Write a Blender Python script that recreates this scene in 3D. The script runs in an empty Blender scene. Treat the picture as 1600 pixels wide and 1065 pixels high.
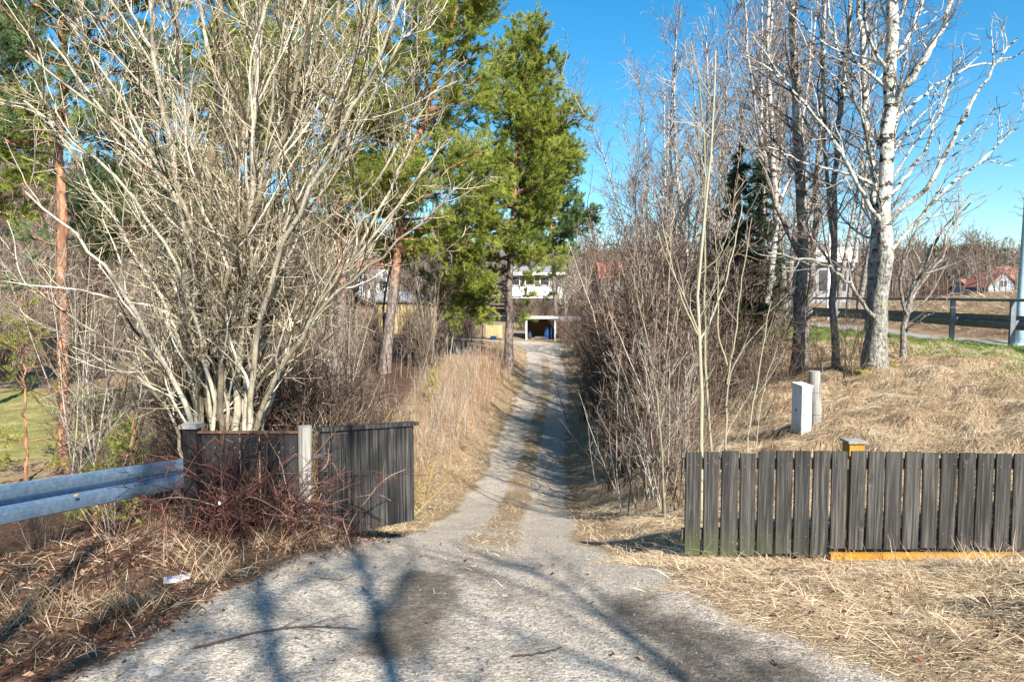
import bpy, math, random
import numpy as np
from mathutils import Vector

R = np.random.default_rng(11)
random.seed(11)
S = bpy.context.scene
C = S.collection
PI = math.pi
rad = math.radians

# ------------------------------------------------------------------ camera
FPX = 1600 * 24 / 36
PITCH = math.atan(72 / FPX)
CAMZ = 1.7
cam_d = bpy.data.cameras.new('camera')
cam = bpy.data.objects.new('camera', cam_d)
C.objects.link(cam)
cam_d.lens = 24
cam_d.sensor_width = 36
cam_d.clip_start = 0.05
cam_d.clip_end = 3000
cam.location = (0, 0, CAMZ)
cam.rotation_euler = (PI / 2 - PITCH, 0, 0)
S.camera = cam


def at(px, py, Y):
    """world point seen at photo pixel (px, py) at forward distance Y"""
    u = (px - 800) / FPX
    v = (532.5 - py) / FPX
    dy = math.cos(PITCH) + v * math.sin(PITCH)
    dz = -math.sin(PITCH) + v * math.cos(PITCH)
    t = Y / dy
    return np.array([u * t, Y, CAMZ + dz * t])


# ------------------------------------------------------------------ terrain heights
KEYS = {
    -40: [(-60, -3), (-14, -1.2), (-7, -.1), (7, .1), (10, .6), (60, .7)],
    0: [(-60, -3.2), (-12, -1.6), (-6, -.5), (-3.4, 0), (3, 0), (9, .5), (60, .7)],
    3: [(-60, -3.0), (-12, -2.2), (-6.5, -1.2), (-4.2, -.3), (-2.5, -.1), (0, -.11), (2, -.1), (5, .12), (9, .52), (10.6, .6), (13, .6), (17, 1.5), (60, 1.6)],
    5: [(-60, -2.8), (-13, -2.3), (-6.8, -1.6), (-4.6, -.45), (-3.6, -.22), (-2, -.28), (0, -.38), (1, -.38), (3, -.40), (5, -.3), (7, .1), (9, .52), (10.6, .6), (13, .6), (17, 1.75), (60, 1.7)],
    6.2: [(-60, -2.8), (-14, -2.5), (-7, -1.9), (-4.4, -.8), (-3.4, -.5), (-2, -.52), (-1.2, -.66), (0, -.74), (1, -.74), (1.7, -.74), (2.8, -.79), (4.6, -.80), (5.4, -.62), (7, .0), (9, .5), (10.6, .6), (13, .6), (17, 1.8), (60, 1.7)],
    8: [(-60, -2.8), (-14, -2.6), (-8, -2.3), (-4.5, -1.7), (-3, -1.3), (-1.3, -1.12), (0, -1.25), (1.0, -1.25), (2.2, -1.0), (3, -.85), (4.2, -.55), (5.4, -.12), (7, .18), (9, .52), (10.6, .6), (13, .6), (17, 1.8), (60, 1.7)],
    10: [(-60, -2.8), (-15, -2.7), (-8, -2.5), (-5, -2.2), (-3, -2.0), (-1.6, -1.8), (0, -1.78), (1.2, -1.75), (2.2, -1.45), (3.2, -.85), (4.24, -.34), (5.5, .0), (7, .28), (9, .55), (10.6, .6), (13, .6), (17, 1.8), (60, 1.7)],
    14: [(-60, -2.8), (-20, -2.7), (-10, -2.45), (-5, -2.5), (-2, -2.6), (0, -2.62), (1.4, -2.65), (2.2, -2.3), (3.6, -1.2), (5.5, -.3), (7.2, .3), (9, .55), (10.6, .6), (13, .6), (17, 1.85), (60, 1.8)],
    18.6: [(-60, -2.7), (-20, -2.7), (-10, -2.5), (-5, -2.6), (-2.2, -2.85), (-1, -3.05), (1.5, -3.1), (2.4, -2.8), (4.5, -1.2), (6.5, 0), (8.5, .5), (10.6, .6), (13, .6), (17, 1.85), (60, 1.8)],
    24: [(-60, -2.7), (-20, -2.7), (-10, -2.5), (-5, -2.4), (-2.2, -2.7), (-.8, -3.25), (2, -3.3), (3, -3), (5.5, -1), (8, .3), (10.6, .6), (13, .6), (17, 1.8), (60, 1.8)],
    30: [(-60, -2.5), (-25, -2.7), (-10, -2.4), (-5, -2.1), (-1.7, -2.7), (-.4, -3.45), (2.5, -3.5), (3.5, -3.2), (6.5, -1), (9, .4), (10.6, .6), (13, .55), (17, 1.3), (60, 1.7)],
    40: [(-60, -2.0), (-30, -2.4), (-10, -1.9), (-4, -1.8), (-1, -2.35), (.5, -3.3), (3.3, -3.55), (4.5, -3.2), (7, -1.2), (9.5, .4), (10.6, .55), (18, .6), (30, .8), (60, 1.6)],
    54: [(-60, -1.0), (-30, -1.6), (-8, -1.7), (-2, -2.0), (0, -2.4), (1.1, -2.95), (4, -3.1), (5.5, -2.7), (8, -1), (10.6, .5), (30, .6), (60, 1.4)],
    62: [(-60, -.5), (-30, -1.4), (-7, -2.2), (5, -2.62), (8, -2), (10.6, .4), (30, .6), (60, 1.2)],
    68: [(-60, 0), (-30, -1), (-8, -1.9), (6, -2.3), (9, -1.2), (13, .4), (30, .6), (60, 1.2)],
    90: [(-60, 2), (-30, 0), (-10, -.8), (5, -.8), (12, .4), (30, .8), (60, 1.2)],
    150: [(-60, 4), (-30, 2), (0, 1), (20, 1), (60, 1.4)],
}
GX0, GY0, GST = -62.0, -42.0, 0.25
_gx = np.arange(GX0, 62.01, GST)
_gy = np.arange(GY0, 152.01, GST)
_ky = np.array(sorted(KEYS))
_rows = np.array([np.interp(_gx, [p[0] for p in KEYS[k]], [p[1] for p in KEYS[k]]) for k in _ky])
_H = np.empty((len(_gy), len(_gx)))
for j in range(len(_gx)):
    _H[:, j] = np.interp(_gy, _ky, _rows[:, j])


def _blur(a, n, ax):
    k = np.exp(-np.linspace(-2, 2, 2 * n + 1) ** 2)
    k /= k.sum()
    p = np.pad(a, [(n, n) if i == ax else (0, 0) for i in range(2)], mode='edge')
    out = np.zeros_like(a)
    for i, w in enumerate(k):
        sl = [slice(None)] * 2
        sl[ax] = slice(i, i + a.shape[ax])
        out += w * p[tuple(sl)]
    return out


_H = _blur(_blur(_H, 3, 0), 2, 1)
_NT = R.random((256, 256))


def vnoise(x, y, s=1.0, off=0):
    """smooth value noise 0..1"""
    x = np.asarray(x, float) / s + off * 17.3
    y = np.asarray(y, float) / s + off * 7.7
    xi = np.floor(x).astype(int)
    yi = np.floor(y).astype(int)
    fx = x - xi
    fy = y - yi
    fx = fx * fx * (3 - 2 * fx)
    fy = fy * fy * (3 - 2 * fy)
    g = lambda a, b: _NT[a % 256, b % 256]
    return (g(xi, yi) * (1 - fx) + g(xi + 1, yi) * fx) * (1 - fy) + (g(xi, yi + 1) * (1 - fx) + g(xi + 1, yi + 1) * fx) * fy


def sstep(a, b, x):
    t = np.clip((np.asarray(x, float) - a) / (b - a), 0, 1)
    return t * t * (3 - 2 * t)


_by = [-40, -5, 0, 2, 3, 4, 5, 6.2, 8, 10, 14, 18.6, 24, 30, 40, 54, 58, 64]
_bl = [-7, -5, -3.2, -2.6, -2.1, -1.9, -1.65, -1.5, -1.3, -1.2, -1.05, -.75, -.4, .0, .8, 1.2, .9, .9]
_br = [9, 9, 9, 3.4, 2.0, 1.45, 1.1, .95, .85, .9, 1.2, 1.45, 2.0, 2.5, 3.3, 3.9, 4.4, 4.6]


def road_dist(x, y):
    """>0 inside the drive, metres from its edge"""
    l = np.interp(y, _by, _bl)
    r = np.interp(y, _by, _br)
    d = np.minimum(x - l, r - x)
    d = np.where(np.asarray(y) > 61.5, -3.0, d)
    yc = 59.6 - 0.02 * (x - 3)
    d2 = np.minimum(2.1 - np.abs(y - yc), np.minimum(x + 14, 4.8 - x))
    return np.maximum(d, d2)


def hills(x, y):
    r = np.hypot(x, y)
    th = np.degrees(np.arctan2(x, np.maximum(y, 1e-3)))
    th = np.where(y <= 0, np.sign(x) * 95, th)
    hh = np.interp(th, [-95, -60, -37, -30, -22, -12, -6, 0, 8, 20, 28, 34, 37, 45, 60, 95],
                   [10, 26, 27, 26, 20, 12, 8, 7, 7, 5, 3, 5, 3, 3, 4, 5])
    return hh * sstep(105, 215, r) + 3 * (vnoise(x, y, 40, 3) - .5) * sstep(105, 180, r)


def bumps(x, y):
    rd = road_dist(x, y)
    g = sstep(.15, -.5, rd)
    left = sstep(-1.2, -2.5, x) * sstep(9, 6, y)
    bank = sstep(2.0, 3.5, x) * sstep(11, 9, x)
    b = g * ((vnoise(x, y, 1.3, 1) - .5) * .10 + (vnoise(x, y, .42, 2) - .5) * (.07 + .17 * bank + .05 * left) + (vnoise(x, y, .19, 4) - .5) * .05)
    b = b + (1 - g) * (vnoise(x, y, .5, 5) - .5) * .025
    # two wheel ruts
    l = np.interp(y, _by, _bl)
    r_ = np.interp(y, _by, _br)
    c = (l + r_) / 2
    crown = np.exp(-((x - c) / .34) ** 2) * sstep(5, 8, y) * sstep(56, 50, y)
    b = b + crown * .05
    b = b * (1 - sstep(1.3, 1.8, x) * sstep(8, 7, x) * sstep(.55, .2, np.abs(y - 6.15)))
    return b * sstep(80, 40, np.abs(y))


def height(x, y):
    x = np.asarray(x, float)
    y = np.asarray(y, float)
    fx = np.clip((x - GX0) / GST, 0, len(_gx) - 1.001)
    fy = np.clip((y - GY0) / GST, 0, len(_gy) - 1.001)
    i = fx.astype(int)
    j = fy.astype(int)
    u = fx - i
    v = fy - j
    h = (_H[j, i] * (1 - u) + _H[j, i + 1] * u) * (1 - v) + (_H[j + 1, i] * (1 - u) + _H[j + 1, i + 1] * u) * v
    return h + hills(x, y) + bumps(x, y)


def gz(x, y):
    return float(height(np.array([x]), np.array([y]))[0])


def gpt(px, py, lo=2.0, hi=180.0):
    """point of the ground seen at a photo pixel"""
    Y = np.geomspace(lo, hi, 1500)
    P = np.array([at(px, py, y) for y in Y])
    below = P[:, 2] < height(P[:, 0], P[:, 1])
    k = int(np.argmax(below)) if below.any() else len(Y) - 1
    return P[k]


# ------------------------------------------------------------------ materials
class M:
    def __init__(s, name):
        s.m = bpy.data.materials.new(name)
        s.m.use_nodes = True
        s.t = s.m.node_tree
        s.t.nodes.clear()
        s.out = s.n('ShaderNodeOutputMaterial')
        s.b = s.n('ShaderNodeBsdfPrincipled')
        s.t.links.new(s.b.outputs[0], s.out.inputs[0])

    def n(s, typ, **kw):
        nd = s.t.nodes.new(typ)
        for k, v in kw.items():
            setattr(nd, k, v)
        return nd

    def L(s, a, b):
        s.t.links.new(a, b)

    def put(s, inp, v):
        if hasattr(v, 'is_output') or isinstance(v, bpy.types.NodeSocket):
            s.L(v, inp)
        else:
            inp.default_value = v

    def coord(s, scale=(1, 1, 1), kind='Object'):
        if not hasattr(s, '_tc'):
            s._tc = s.n('ShaderNodeTexCoord')
        mp = s.n('ShaderNodeMapping')
        s.L(s._tc.outputs[kind], mp.inputs[0])
        mp.inputs['Scale'].default_value = scale
        return mp.outputs[0]

    def noise(s, vec, scale, detail=4, rough=.55, out=0):
        nd = s.n('ShaderNodeTexNoise')
        s.L(vec, nd.inputs['Vector'])
        nd.inputs['Scale'].default_value = scale
        nd.inputs['Detail'].default_value = detail
        nd.inputs['Roughness'].default_value = rough
        return nd.outputs[out]

    def vor(s, vec, scale, out='Distance', feature='F1'):
        nd = s.n('ShaderNodeTexVoronoi', feature=feature)
        s.L(vec, nd.inputs['Vector'])
        nd.inputs['Scale'].default_value = scale
        return nd.outputs[out]

    def ramp(s, f, stops):
        nd = s.n('ShaderNodeValToRGB')
        s.L(f, nd.inputs[0])
        e = nd.color_ramp.elements
        while len(e) < len(stops):
            e.new(.5)
        for i, (p, c) in enumerate(stops):
            e[i].position = p
            e[i].color = (*c, 1) if len(c) == 3 else c
        return nd.outputs[0]

    def g(s, f, a, b):
        nd = s.n('ShaderNodeMapRange', clamp=True)
        s.L(f, nd.inputs[0])
        nd.inputs[1].default_value = a
        nd.inputs[2].default_value = b
        return nd.outputs[0]

    def mix(s, f, a, b, mode='MIX'):
        nd = s.n('ShaderNodeMix', data_type='RGBA', blend_type=mode)
        s.put(nd.inputs[0], f)
        for i, v in ((6, a), (7, b)):
            if isinstance(v, tuple) and len(v) == 3:
                v = (*v, 1)
            s.put(nd.inputs[i], v)
        return nd.outputs[2]

    def math(s, op, a, b=0.0):
        nd = s.n('ShaderNodeMath', operation=op)
        s.put(nd.inputs[0], a)
        s.put(nd.inputs[1], b)
        return nd.outputs[0]

    def attr(s, name, out=2):
        nd = s.n('ShaderNodeAttribute', attribute_name=name)
        return nd.outputs[out]

    def sep(s, col):
        nd = s.n('ShaderNodeSeparateColor')
        s.L(col, nd.inputs[0])
        return nd.outputs

    def oz(s):
        nd = s.n('ShaderNodeSeparateXYZ')
        if not hasattr(s, '_tc'):
            s._tc = s.n('ShaderNodeTexCoord')
        s.L(s._tc.outputs['Object'], nd.inputs[0])
        return nd.outputs

    def orand(s):
        return s.n('ShaderNodeObjectInfo').outputs['Random']

    def bump(s, h, strength=.4, dist=.02):
        nd = s.n('ShaderNodeBump')
        nd.inputs['Strength'].default_value = strength
        nd.inputs['Distance'].default_value = dist
        s.L(h, nd.inputs['Height'])
        s.L(nd.outputs[0], s.b.inputs['Normal'])

    def fin(s, col, rough=.8, metal=0.0, spec=.3):
        s.put(s.b.inputs['Base Color'], (*col, 1) if isinstance(col, tuple) and len(col) == 3 else col)
        s.put(s.b.inputs['Roughness'], rough)
        s.b.inputs['Metallic'].default_value = metal
        s.b.inputs['Specular IOR Level'].default_value = spec
        return s.m


def plain(name, c1, c2, scale=8, rough=.7, stretch=(1, 1, 1), bump=.2, metal=0.0, spec=.3, dist=.01):
    m = M(name)
    f = m.noise(m.coord(stretch), scale, 5)
    f2 = m.noise(m.coord(stretch), scale * 7, 3)
    col = m.ramp(f, [(.3, c1), (.7, c2)])
    col = m.mix(m.g(f2, .35, .75), col, m.mix(.35, col, (0, 0, 0)))
    if bump:
        m.bump(m.math('ADD', f, f2), bump, dist)
    return m.fin(col, rough, metal, spec)


def twig_mat(name, stops, vary=.25, rough=.8, nscale=14, bump=.5):
    """bark: tone per branch (attribute rnd) with blotches along it"""
    m = M(name)
    r = m.attr('rnd')
    f = m.noise(m.coord((1, 1, .5)), nscale, 4)
    v = m.math('ADD', m.math('MULTIPLY', r, .6), m.math('MULTIPLY', f, .4))
    v = m.math('ADD', v, m.math('MULTIPLY', m.math('SUBTRACT', m.orand(), .5), vary))
    col = m.ramp(v, stops)
    if bump:
        m.bump(m.noise(m.coord((1, 1, .35)), 45, 4), bump, .012)
    return m.fin(col, rough, 0, .2)


MT = {}
MT['sallow'] = twig_mat('sallow_bark', [(.2, (.05, .036, .022)), (.42, (.18, .14, .085)), (.62, (.40, .33, .215)), (.86, (.64, .555, .41))])
MT['sallowbark'] = twig_mat('lichened_bark', [(.3, (.05, .037, .024)), (.42, (.19, .155, .105)), (.55, (.40, .36, .27)), (.72, (.60, .565, .455))], .1, .85, 6, 1.0)
MT['brown'] = twig_mat('brown_twig', [(.2, (.05, .034, .024)), (.5, (.14, .097, .068)), (.75, (.27, .20, .15)), (.95, (.43, .36, .29))], .5)
MT['purple'] = twig_mat('dark_twig', [(.2, (.045, .03, .023)), (.5, (.125, .085, .062)), (.8, (.26, .19, .145)), (.95, (.42, .35, .285))], .4)
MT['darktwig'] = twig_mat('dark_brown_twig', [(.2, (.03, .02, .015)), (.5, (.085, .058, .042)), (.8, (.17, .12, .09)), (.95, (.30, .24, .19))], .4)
MT['yellowtwig'] = twig_mat('yellowish_twig', [(.2, (.10, .07, .02)), (.5, (.25, .18, .06)), (.8, (.38, .29, .11)), (.95, (.48, .40, .2))], .3)
MT['pale'] = twig_mat('pale_twig', [(.15, (.12, .10, .08)), (.5, (.28, .24, .19)), (.85, (.50, .455, .38))], .3)
MT['olive'] = twig_mat('olive_sapling_bark', [(.15, (.14, .125, .075)), (.5, (.27, .25, .165)), (.85, (.40, .37, .27))], .2)
MT['red'] = twig_mat('bramble_cane', [(.15, (.035, .014, .011)), (.45, (.085, .03, .024)), (.7, (.17, .08, .06)), (.95, (.33, .23, .17))], .3)
MT['birchtwig'] = twig_mat('birch_twig', [(.2, (.08, .058, .045)), (.5, (.24, .185, .145)), (.8, (.46, .39, .32)), (.95, (.60, .55, .48))], .3)
MT['greytwig'] = twig_mat('grey_aspen_twig', [(.2, (.09, .07, .06)), (.45, (.26, .225, .19)), (.75, (.46, .42, .37)), (.95, (.62, .58, .52))], .2)
MT['deadwood'] = twig_mat('dead_wood', [(.2, (.04, .03, .027)), (.6, (.09, .07, .06)), (.9, (.18, .15, .13))])


def birch_mat(name, light, mid, dark, foot=1.0):
    m = M(name)
    f = m.noise(m.coord((2.4, 2.4, 4.2)), 2.2, 6, .68)
    f2 = m.noise(m.coord((1, 1, 1)), 3.0, 4)
    f3 = m.noise(m.coord((1, 1, .4)), 26, 4)
    col = m.mix(m.g(f2, .35, .7), light, mid)
    col = m.mix(m.g(f, .52, .57), col, dark)
    z = m.oz()[2]
    ft = m.math('ADD', m.math('MULTIPLY', z, -1.0 / foot), m.math('MULTIPLY', f2, 2.4))
    col = m.mix(m.math('MULTIPLY', m.g(ft, -.25, .5), .85), col, m.mix(m.g(f3, .35, .65), dark, mid))
    m.bump(m.math('ADD', f3, f), 1.0, .04)
    return m.fin(col, .75, 0, .25)


MT['birch'] = birch_mat('birch_bark', (.54, .51, .45), (.30, .27, .23), (.045, .037, .032), 2.4)
MT['darkbirch'] = birch_mat('dark_footed_bark', (.50, .47, .41), (.24, .21, .175), (.04, .032, .027), 4.2)
MT['aspen'] = birch_mat('aspen_bark', (.64, .63, .56), (.34, .32, .265), (.045, .037, .031), 2.1)


def pine_bark():
    m = M('pine_bark')
    f = m.vor(m.coord((1, 1, .35)), 11)
    f2 = m.noise(m.coord((1, 1, .5)), 9, 5)
    z = m.oz()[2]
    orange = m.mix(m.g(f2, .35, .65), (.33, .145, .075), (.44, .235, .135))
    grey = m.mix(m.g(f2, .35, .65), (.12, .095, .08), (.27, .23, .20))
    h = m.math('ADD', z, m.math('MULTIPLY', f2, 3.0))
    ch = m.n('ShaderNodeAttribute', attribute_type='OBJECT', attribute_name='bark_change').outputs[2]
    k = m.g(m.math('SUBTRACT', h, ch), 0, 2.0)
    col = m.mix(k, grey, orange)
    col = m.mix(m.math('MULTIPLY', m.g(f, .25, .05), .0), col, (.03, .02, .02))
    col = m.mix(m.math('MULTIPLY', m.g(f, .42, .62), .55), col, (.06, .035, .03))
    m.bump(m.math('ADD', f, f2), .8, .03)
    return m.fin(col, .85, 0, .15)


MT['pinebark'] = pine_bark()


def needle_mat(name, a, b, c):
    m = M(name)
    r = m.attr('rnd')
    f = m.noise(m.coord(), .8, 3)
    v = m.math('ADD', m.math('MULTIPLY', r, .65), m.math('MULTIPLY', f, .35))
    col = m.ramp(v, [(.15, a), (.5, b), (.85, c)])
    tr = m.n('ShaderNodeBsdfTranslucent')
    m.L(col, tr.inputs[0])
    ms = m.n('ShaderNodeMixShader')
    ms.inputs[0].default_value = .25
    m.fin(col, .55, 0, .35)
    m.L(m.b.outputs[0], ms.inputs[1])
    m.L(tr.outputs[0], ms.inputs[2])
    m.L(ms.outputs[0], m.out.inputs[0])
    return m.m


MT['needle'] = needle_mat('pine_needles', (.075, .115, .015), (.25, .305, .042), (.47, .48, .10))
MT['needleblue'] = needle_mat('bluish_pine_needles', (.04, .085, .032), (.11, .175, .062), (.21, .28, .10))
MT['spruce'] = needle_mat('spruce_needles', (.018, .035, .014), (.035, .065, .025), (.06, .10, .04))


def blade_mat(name, stops, trans=.25, rough=.65, spec=.2):
    m = M(name)
    r = m.attr('rnd')
    f = m.noise(m.coord(), 1.1, 3)
    v = m.math('ADD', m.math('MULTIPLY', r, .75), m.math('MULTIPLY', f, .25))
    col = m.ramp(v, stops)
    tr = m.n('ShaderNodeBsdfTranslucent')
    m.L(col, tr.inputs[0])
    ms = m.n('ShaderNodeMixShader')
    ms.inputs[0].default_value = trans
    m.fin(col, rough, 0, spec)
    m.L(m.b.outputs[0], ms.inputs[1])
    m.L(tr.outputs[0], ms.inputs[2])
    m.L(ms.outputs[0], m.out.inputs[0])
    return m.m


MT['straw'] = blade_mat('dry_straw', [(.08, (.12, .065, .04)), (.35, (.40, .28, .165)), (.65, (.66, .515, .335)), (.92, (.82, .71, .53))])
MT['reed'] = blade_mat('dry_reed', [(.1, (.17, .09, .06)), (.45, (.36, .22, .145)), (.75, (.52, .36, .25)), (.95, (.66, .52, .38))])
MT['green'] = blade_mat('green_grass', [(.1, (.10, .14, .03)), (.5, (.17, .25, .05)), (.8, (.27, .34, .08)), (.95, (.50, .44, .2))], .35)
MT['litter'] = blade_mat('leaf_litter', [(.1, (.045, .022, .014)), (.45, (.13, .055, .03)), (.75, (.25, .13, .075)), (.97, (.48, .36, .27))], .1)


def ground_mat():
    m = M('ground_surface')
    z1 = m.sep(m.attr('zone', 0))
    z2 = m.sep(m.attr('zonetwo', 0))
    co = m.coord()
    big = m.noise(co, .35, 4)
    mid = m.noise(co, 2.2, 5)
    fine = m.noise(co, 14, 6, .65)
    vfine = m.noise(co, 60, 4, .6)
    # dry matted grass
    streak = m.noise(m.coord((2, 9, 3)), 6, 5, .65)
    grass = m.ramp(streak, [(.25, (.07, .042, .024)), (.45, (.23, .155, .09)), (.62, (.42, .31, .19)), (.8, (.58, .45, .30))])
    grass = m.mix(m.g(mid, .5, .75), grass, m.mix(.5, grass, (.13, .10, .05)))
    # short green
    green = m.ramp(fine, [(.3, (.09, .12, .025)), (.55, (.18, .24, .05)), (.75, (.34, .34, .12))])
    lawn = m.ramp(m.noise(co, 1.2, 5, .7), [(.3, (.16, .145, .05)), (.5, (.25, .225, .075)), (.7, (.40, .33, .17))])
    # brown litter / soil
    lit = m.ramp(fine, [(.25, (.018, .011, .008)), (.45, (.065, .035, .023)), (.6, (.13, .075, .05)), (.78, (.26, .19, .135))])
    # gravel
    st = m.vor(co, 55, 'Color')
    stv = m.sep(st)[0]
    st2 = m.sep(m.vor(co, 130, 'Color'))[1]
    grav = m.ramp(stv, [(0, (.08, .068, .058)), (.25, (.31, .275, .24)), (.7, (.57, .525, .47)), (1, (.78, .74, .68))])
    gd = m.ramp(st2, [(0, (.16, .142, .125)), (.5, (.46, .42, .375)), (1, (.70, .655, .60))])
    grav = m.mix(.5, grav, gd)
    grav = m.mix(m.math('MULTIPLY', m.g(mid, .45, .68), .6), grav, m.mix(.55, grav, (.23, .165, .11)))
    grav = m.mix(m.math('MULTIPLY', m.g(big, .5, .7), .35), grav, (.34, .31, .28))
    grav = m.mix(1.0, grav, (1.0, .945, .86), 'MULTIPLY')
    mud = m.ramp(fine, [(.3, (.035, .027, .02)), (.55, (.10, .08, .062)), (.8, (.24, .205, .17))])
    path = m.ramp(fine, [(.3, (.22, .215, .205)), (.7, (.34, .335, .32))])
    # mud in the wheel tracks, the soil edge of each zone broken by noise
    nb = m.math('ADD', m.math('MULTIPLY', m.math('SUBTRACT', fine, .5), .9), m.math('MULTIPLY', m.math('SUBTRACT', mid, .5), .5))

    def z(sock, w=.22):
        return m.g(m.math('ADD', sock, nb), .5 - w, .5 + w)
    col = m.mix(z(z1[1]), grass, green)
    col = m.mix(z(z2[1], .3), col, lawn)
    col = m.mix(z(z1[2]), col, lit)
    col = m.mix(z(z1[0], .16), col, grav)
    col = m.mix(m.math('MULTIPLY', z(z2[0], .35), .85), col, mud)
    col = m.mix(z(z2[2], .08), col, path)
    hgt = m.math('ADD', m.math('MULTIPLY', fine, .8), m.math('ADD', m.math('MULTIPLY', vfine, .5), m.math('MULTIPLY', stv, .5)))
    m.bump(hgt, 1.0, .03)
    return m.fin(col, .92, 0, .15)


MT['ground'] = ground_mat()


def plank_mat(name, c_dark, c_mid, c_light, algae=False):
    m = M(name)
    r = m.attr('rnd')
    sh = m.n('ShaderNodeCombineXYZ')
    for i, k in enumerate((7.3, 3.1, 11.7)):
        m.L(m.math('MULTIPLY', r, k), sh.inputs[i])

    def shifted(scale):
        v = m.n('ShaderNodeVectorMath', operation='ADD')
        m.L(m.coord(scale), v.inputs[0])
        m.L(sh.outputs[0], v.inputs[1])
        return v.outputs[0]
    grain = m.noise(shifted((34, 34, 1.1)), 1.6, 6, .62)
    wide = m.noise(shifted((9, 9, .7)), 1.0, 4)
    kn = m.vor(shifted((5.5, 5.5, 2.6)), 1.0)
    col = m.ramp(grain, [(.32, c_dark), (.5, c_mid), (.70, c_light)])
    col = m.mix(m.math('MULTIPLY', m.g(wide, .42, .7), .5), col, m.mix(.5, c_light, c_mid))
    col = m.mix(m.math('MULTIPLY', m.g(r, .25, 1), .6), col, m.mix(.6, c_dark, col))
    col = m.mix(m.math('MULTIPLY', m.g(r, .3, 0), .35), col, m.mix(m.g(grain, .35, .65), c_mid, c_light))
    kr = m.math('MULTIPLY', m.g(kn, .20, .14), m.g(m.noise(shifted((3, 3, 1)), 1.3, 2), .45, .55))
    col = m.mix(m.math('MULTIPLY', kr, .7), col, m.mix(m.g(kn, .08, .17), (.012, .01, .009), m.mix(.5, c_mid, c_light)))
    if algae:
        o = m.oz()
        a = m.math('MULTIPLY', m.g(m.math('ADD', o[2], m.math('MULTIPLY', grain, .35)), .52, .12), m.g(m.math('ADD', o[0], m.math('MULTIPLY', wide, .5)), 1.55, .3))
        col = m.mix(m.math('MULTIPLY', a, .8), col, (.085, .105, .03))
    m.bump(m.math('ADD', grain, m.math('MULTIPLY', kr, -.6)), .9, .012)
    return m.fin(col, .72, 0, .3)


MT['plank'] = plank_mat('weathered_dark_planks', (.008, .0074, .0068), (.034, .0315, .028), (.13, .121, .108), True)
MT['gateplank'] = plank_mat('black_stained_planks', (.006, .006, .0065), (.020, .0195, .019), (.13, .12, .108))
MT['leftplank'] = plank_mat('black_painted_planks', (.008, .007, .007), (.021, .019, .019), (.055, .05, .047))
MT['greypost'] = plank_mat('grey_bare_wood', (.11, .10, .085), (.27, .255, .225), (.44, .42, .38))
MT['brownwood'] = plank_mat('brown_boards', (.05, .035, .025), (.12, .085, .06), (.2, .15, .11))
MT['yellowboard'] = plank_mat('straw_yellow_boards', (.30, .21, .08), (.46, .35, .16), (.58, .48, .26))
MT['redboard'] = plank_mat('red_brown_boards', (.05, .02, .017), (.10, .038, .03), (.16, .07, .055))
MT['yellow'] = plain('ochre_paint', (.36, .165, .02), (.50, .25, .035), 6, .6, bump=.3)
MT['rust'] = plain('rusty_strip', (.09, .04, .025), (.22, .12, .07), 9, .8, bump=.4)
MT['capgrey'] = plain('weathered_cap', (.22, .19, .17), (.38, .35, .325), 7, .7)
MT['white'] = plain('white_paint', (.72, .72, .71), (.82, .82, .81), 3, .6, bump=.05)
MT['cabinet'] = plain('grey_cabinet_plastic', (.60, .62, .62), (.68, .70, .70), 4, .5, bump=.06)
def cab_mat():
    m = M('weathered_cabinet')
    f = m.noise(m.coord((1, 1, .4)), 9, 5)
    z = m.oz()[2]
    col = m.mix(m.g(f, .35, .7), (.50, .52, .52), (.62, .64, .64))
    col = m.mix(m.math('MULTIPLY', m.g(m.math('ADD', z, m.math('MULTIPLY', f, .3)), .32, .1), .7), col, (.16, .14, .10))
    return m.fin(col, .55, 0, .35)


MT['cabinet'] = cab_mat()
MT['cabdark'] = plain('dark_fitting', (.05, .05, .05), (.09, .09, .09), 10, .5, bump=0)
MT['galv'] = plain('galvanised_steel', (.27, .43, .62), (.39, .55, .75), 3.5, .40, (1, 1, 1), .06, .75, .5)
MT['darksteel'] = plain('dull_steel', (.17, .19, .21), (.26, .29, .31), 5, .55, bump=.05, metal=.5)
MT['bluepole'] = plain('pale_blue_paint', (.38, .55, .62), (.46, .62, .68), 4, .5, bump=.03)
MT['roofred'] = plain('red_roof_tiles', (.38, .12, .08), (.52, .20, .14), 5, .8, (1, 6, 6), .3)
MT['roofgrey'] = plain('grey_roofing', (.20, .20, .21), (.32, .32, .33), 3, .8)
MT['housegrey'] = plain('grey_cladding', (.28, .31, .34), (.36, .39, .42), 4, .8, (6, 6, .4))
MT['concrete'] = plain('pale_concrete', (.50, .49, .46), (.64, .63, .60), 2, .85)
MT['glass'] = plain('window_glass', (.03, .035, .04), (.05, .055, .06), 2, .08, bump=0, spec=.6)
MT['carpaint'] = plain('dark_blue_car_paint', (.03, .05, .085), (.04, .06, .10), 2, .25, bump=0, spec=.5)
MT['tyre'] = plain('tyre_rubber', (.02, .02, .02), (.035, .035, .035), 8, .9)
MT['bluestuff'] = plain('blue_plastic', (.02, .06, .18), (.03, .09, .26), 4, .5, bump=.1)
MT['alu'] = plain('crumpled_foil_carton', (.52, .54, .58), (.72, .73, .76), 12, .4, bump=.35, metal=.25)
MT['carton_blue'] = plain('blue_print', (.08, .16, .42), (.22, .30, .50), 20, .5, bump=0)
MT['stone'] = plain('grey_stone', (.20, .195, .19), (.44, .42, .40), 9, .85, bump=.4)
MT['moss'] = plain('yellow_moss', (.13, .12, .015), (.30, .26, .04), 18, .95, bump=.8)
MT['reflector'] = plain('amber_reflector', (.5, .32, .05), (.6, .4, .08), 9, .3, bump=0)


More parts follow.
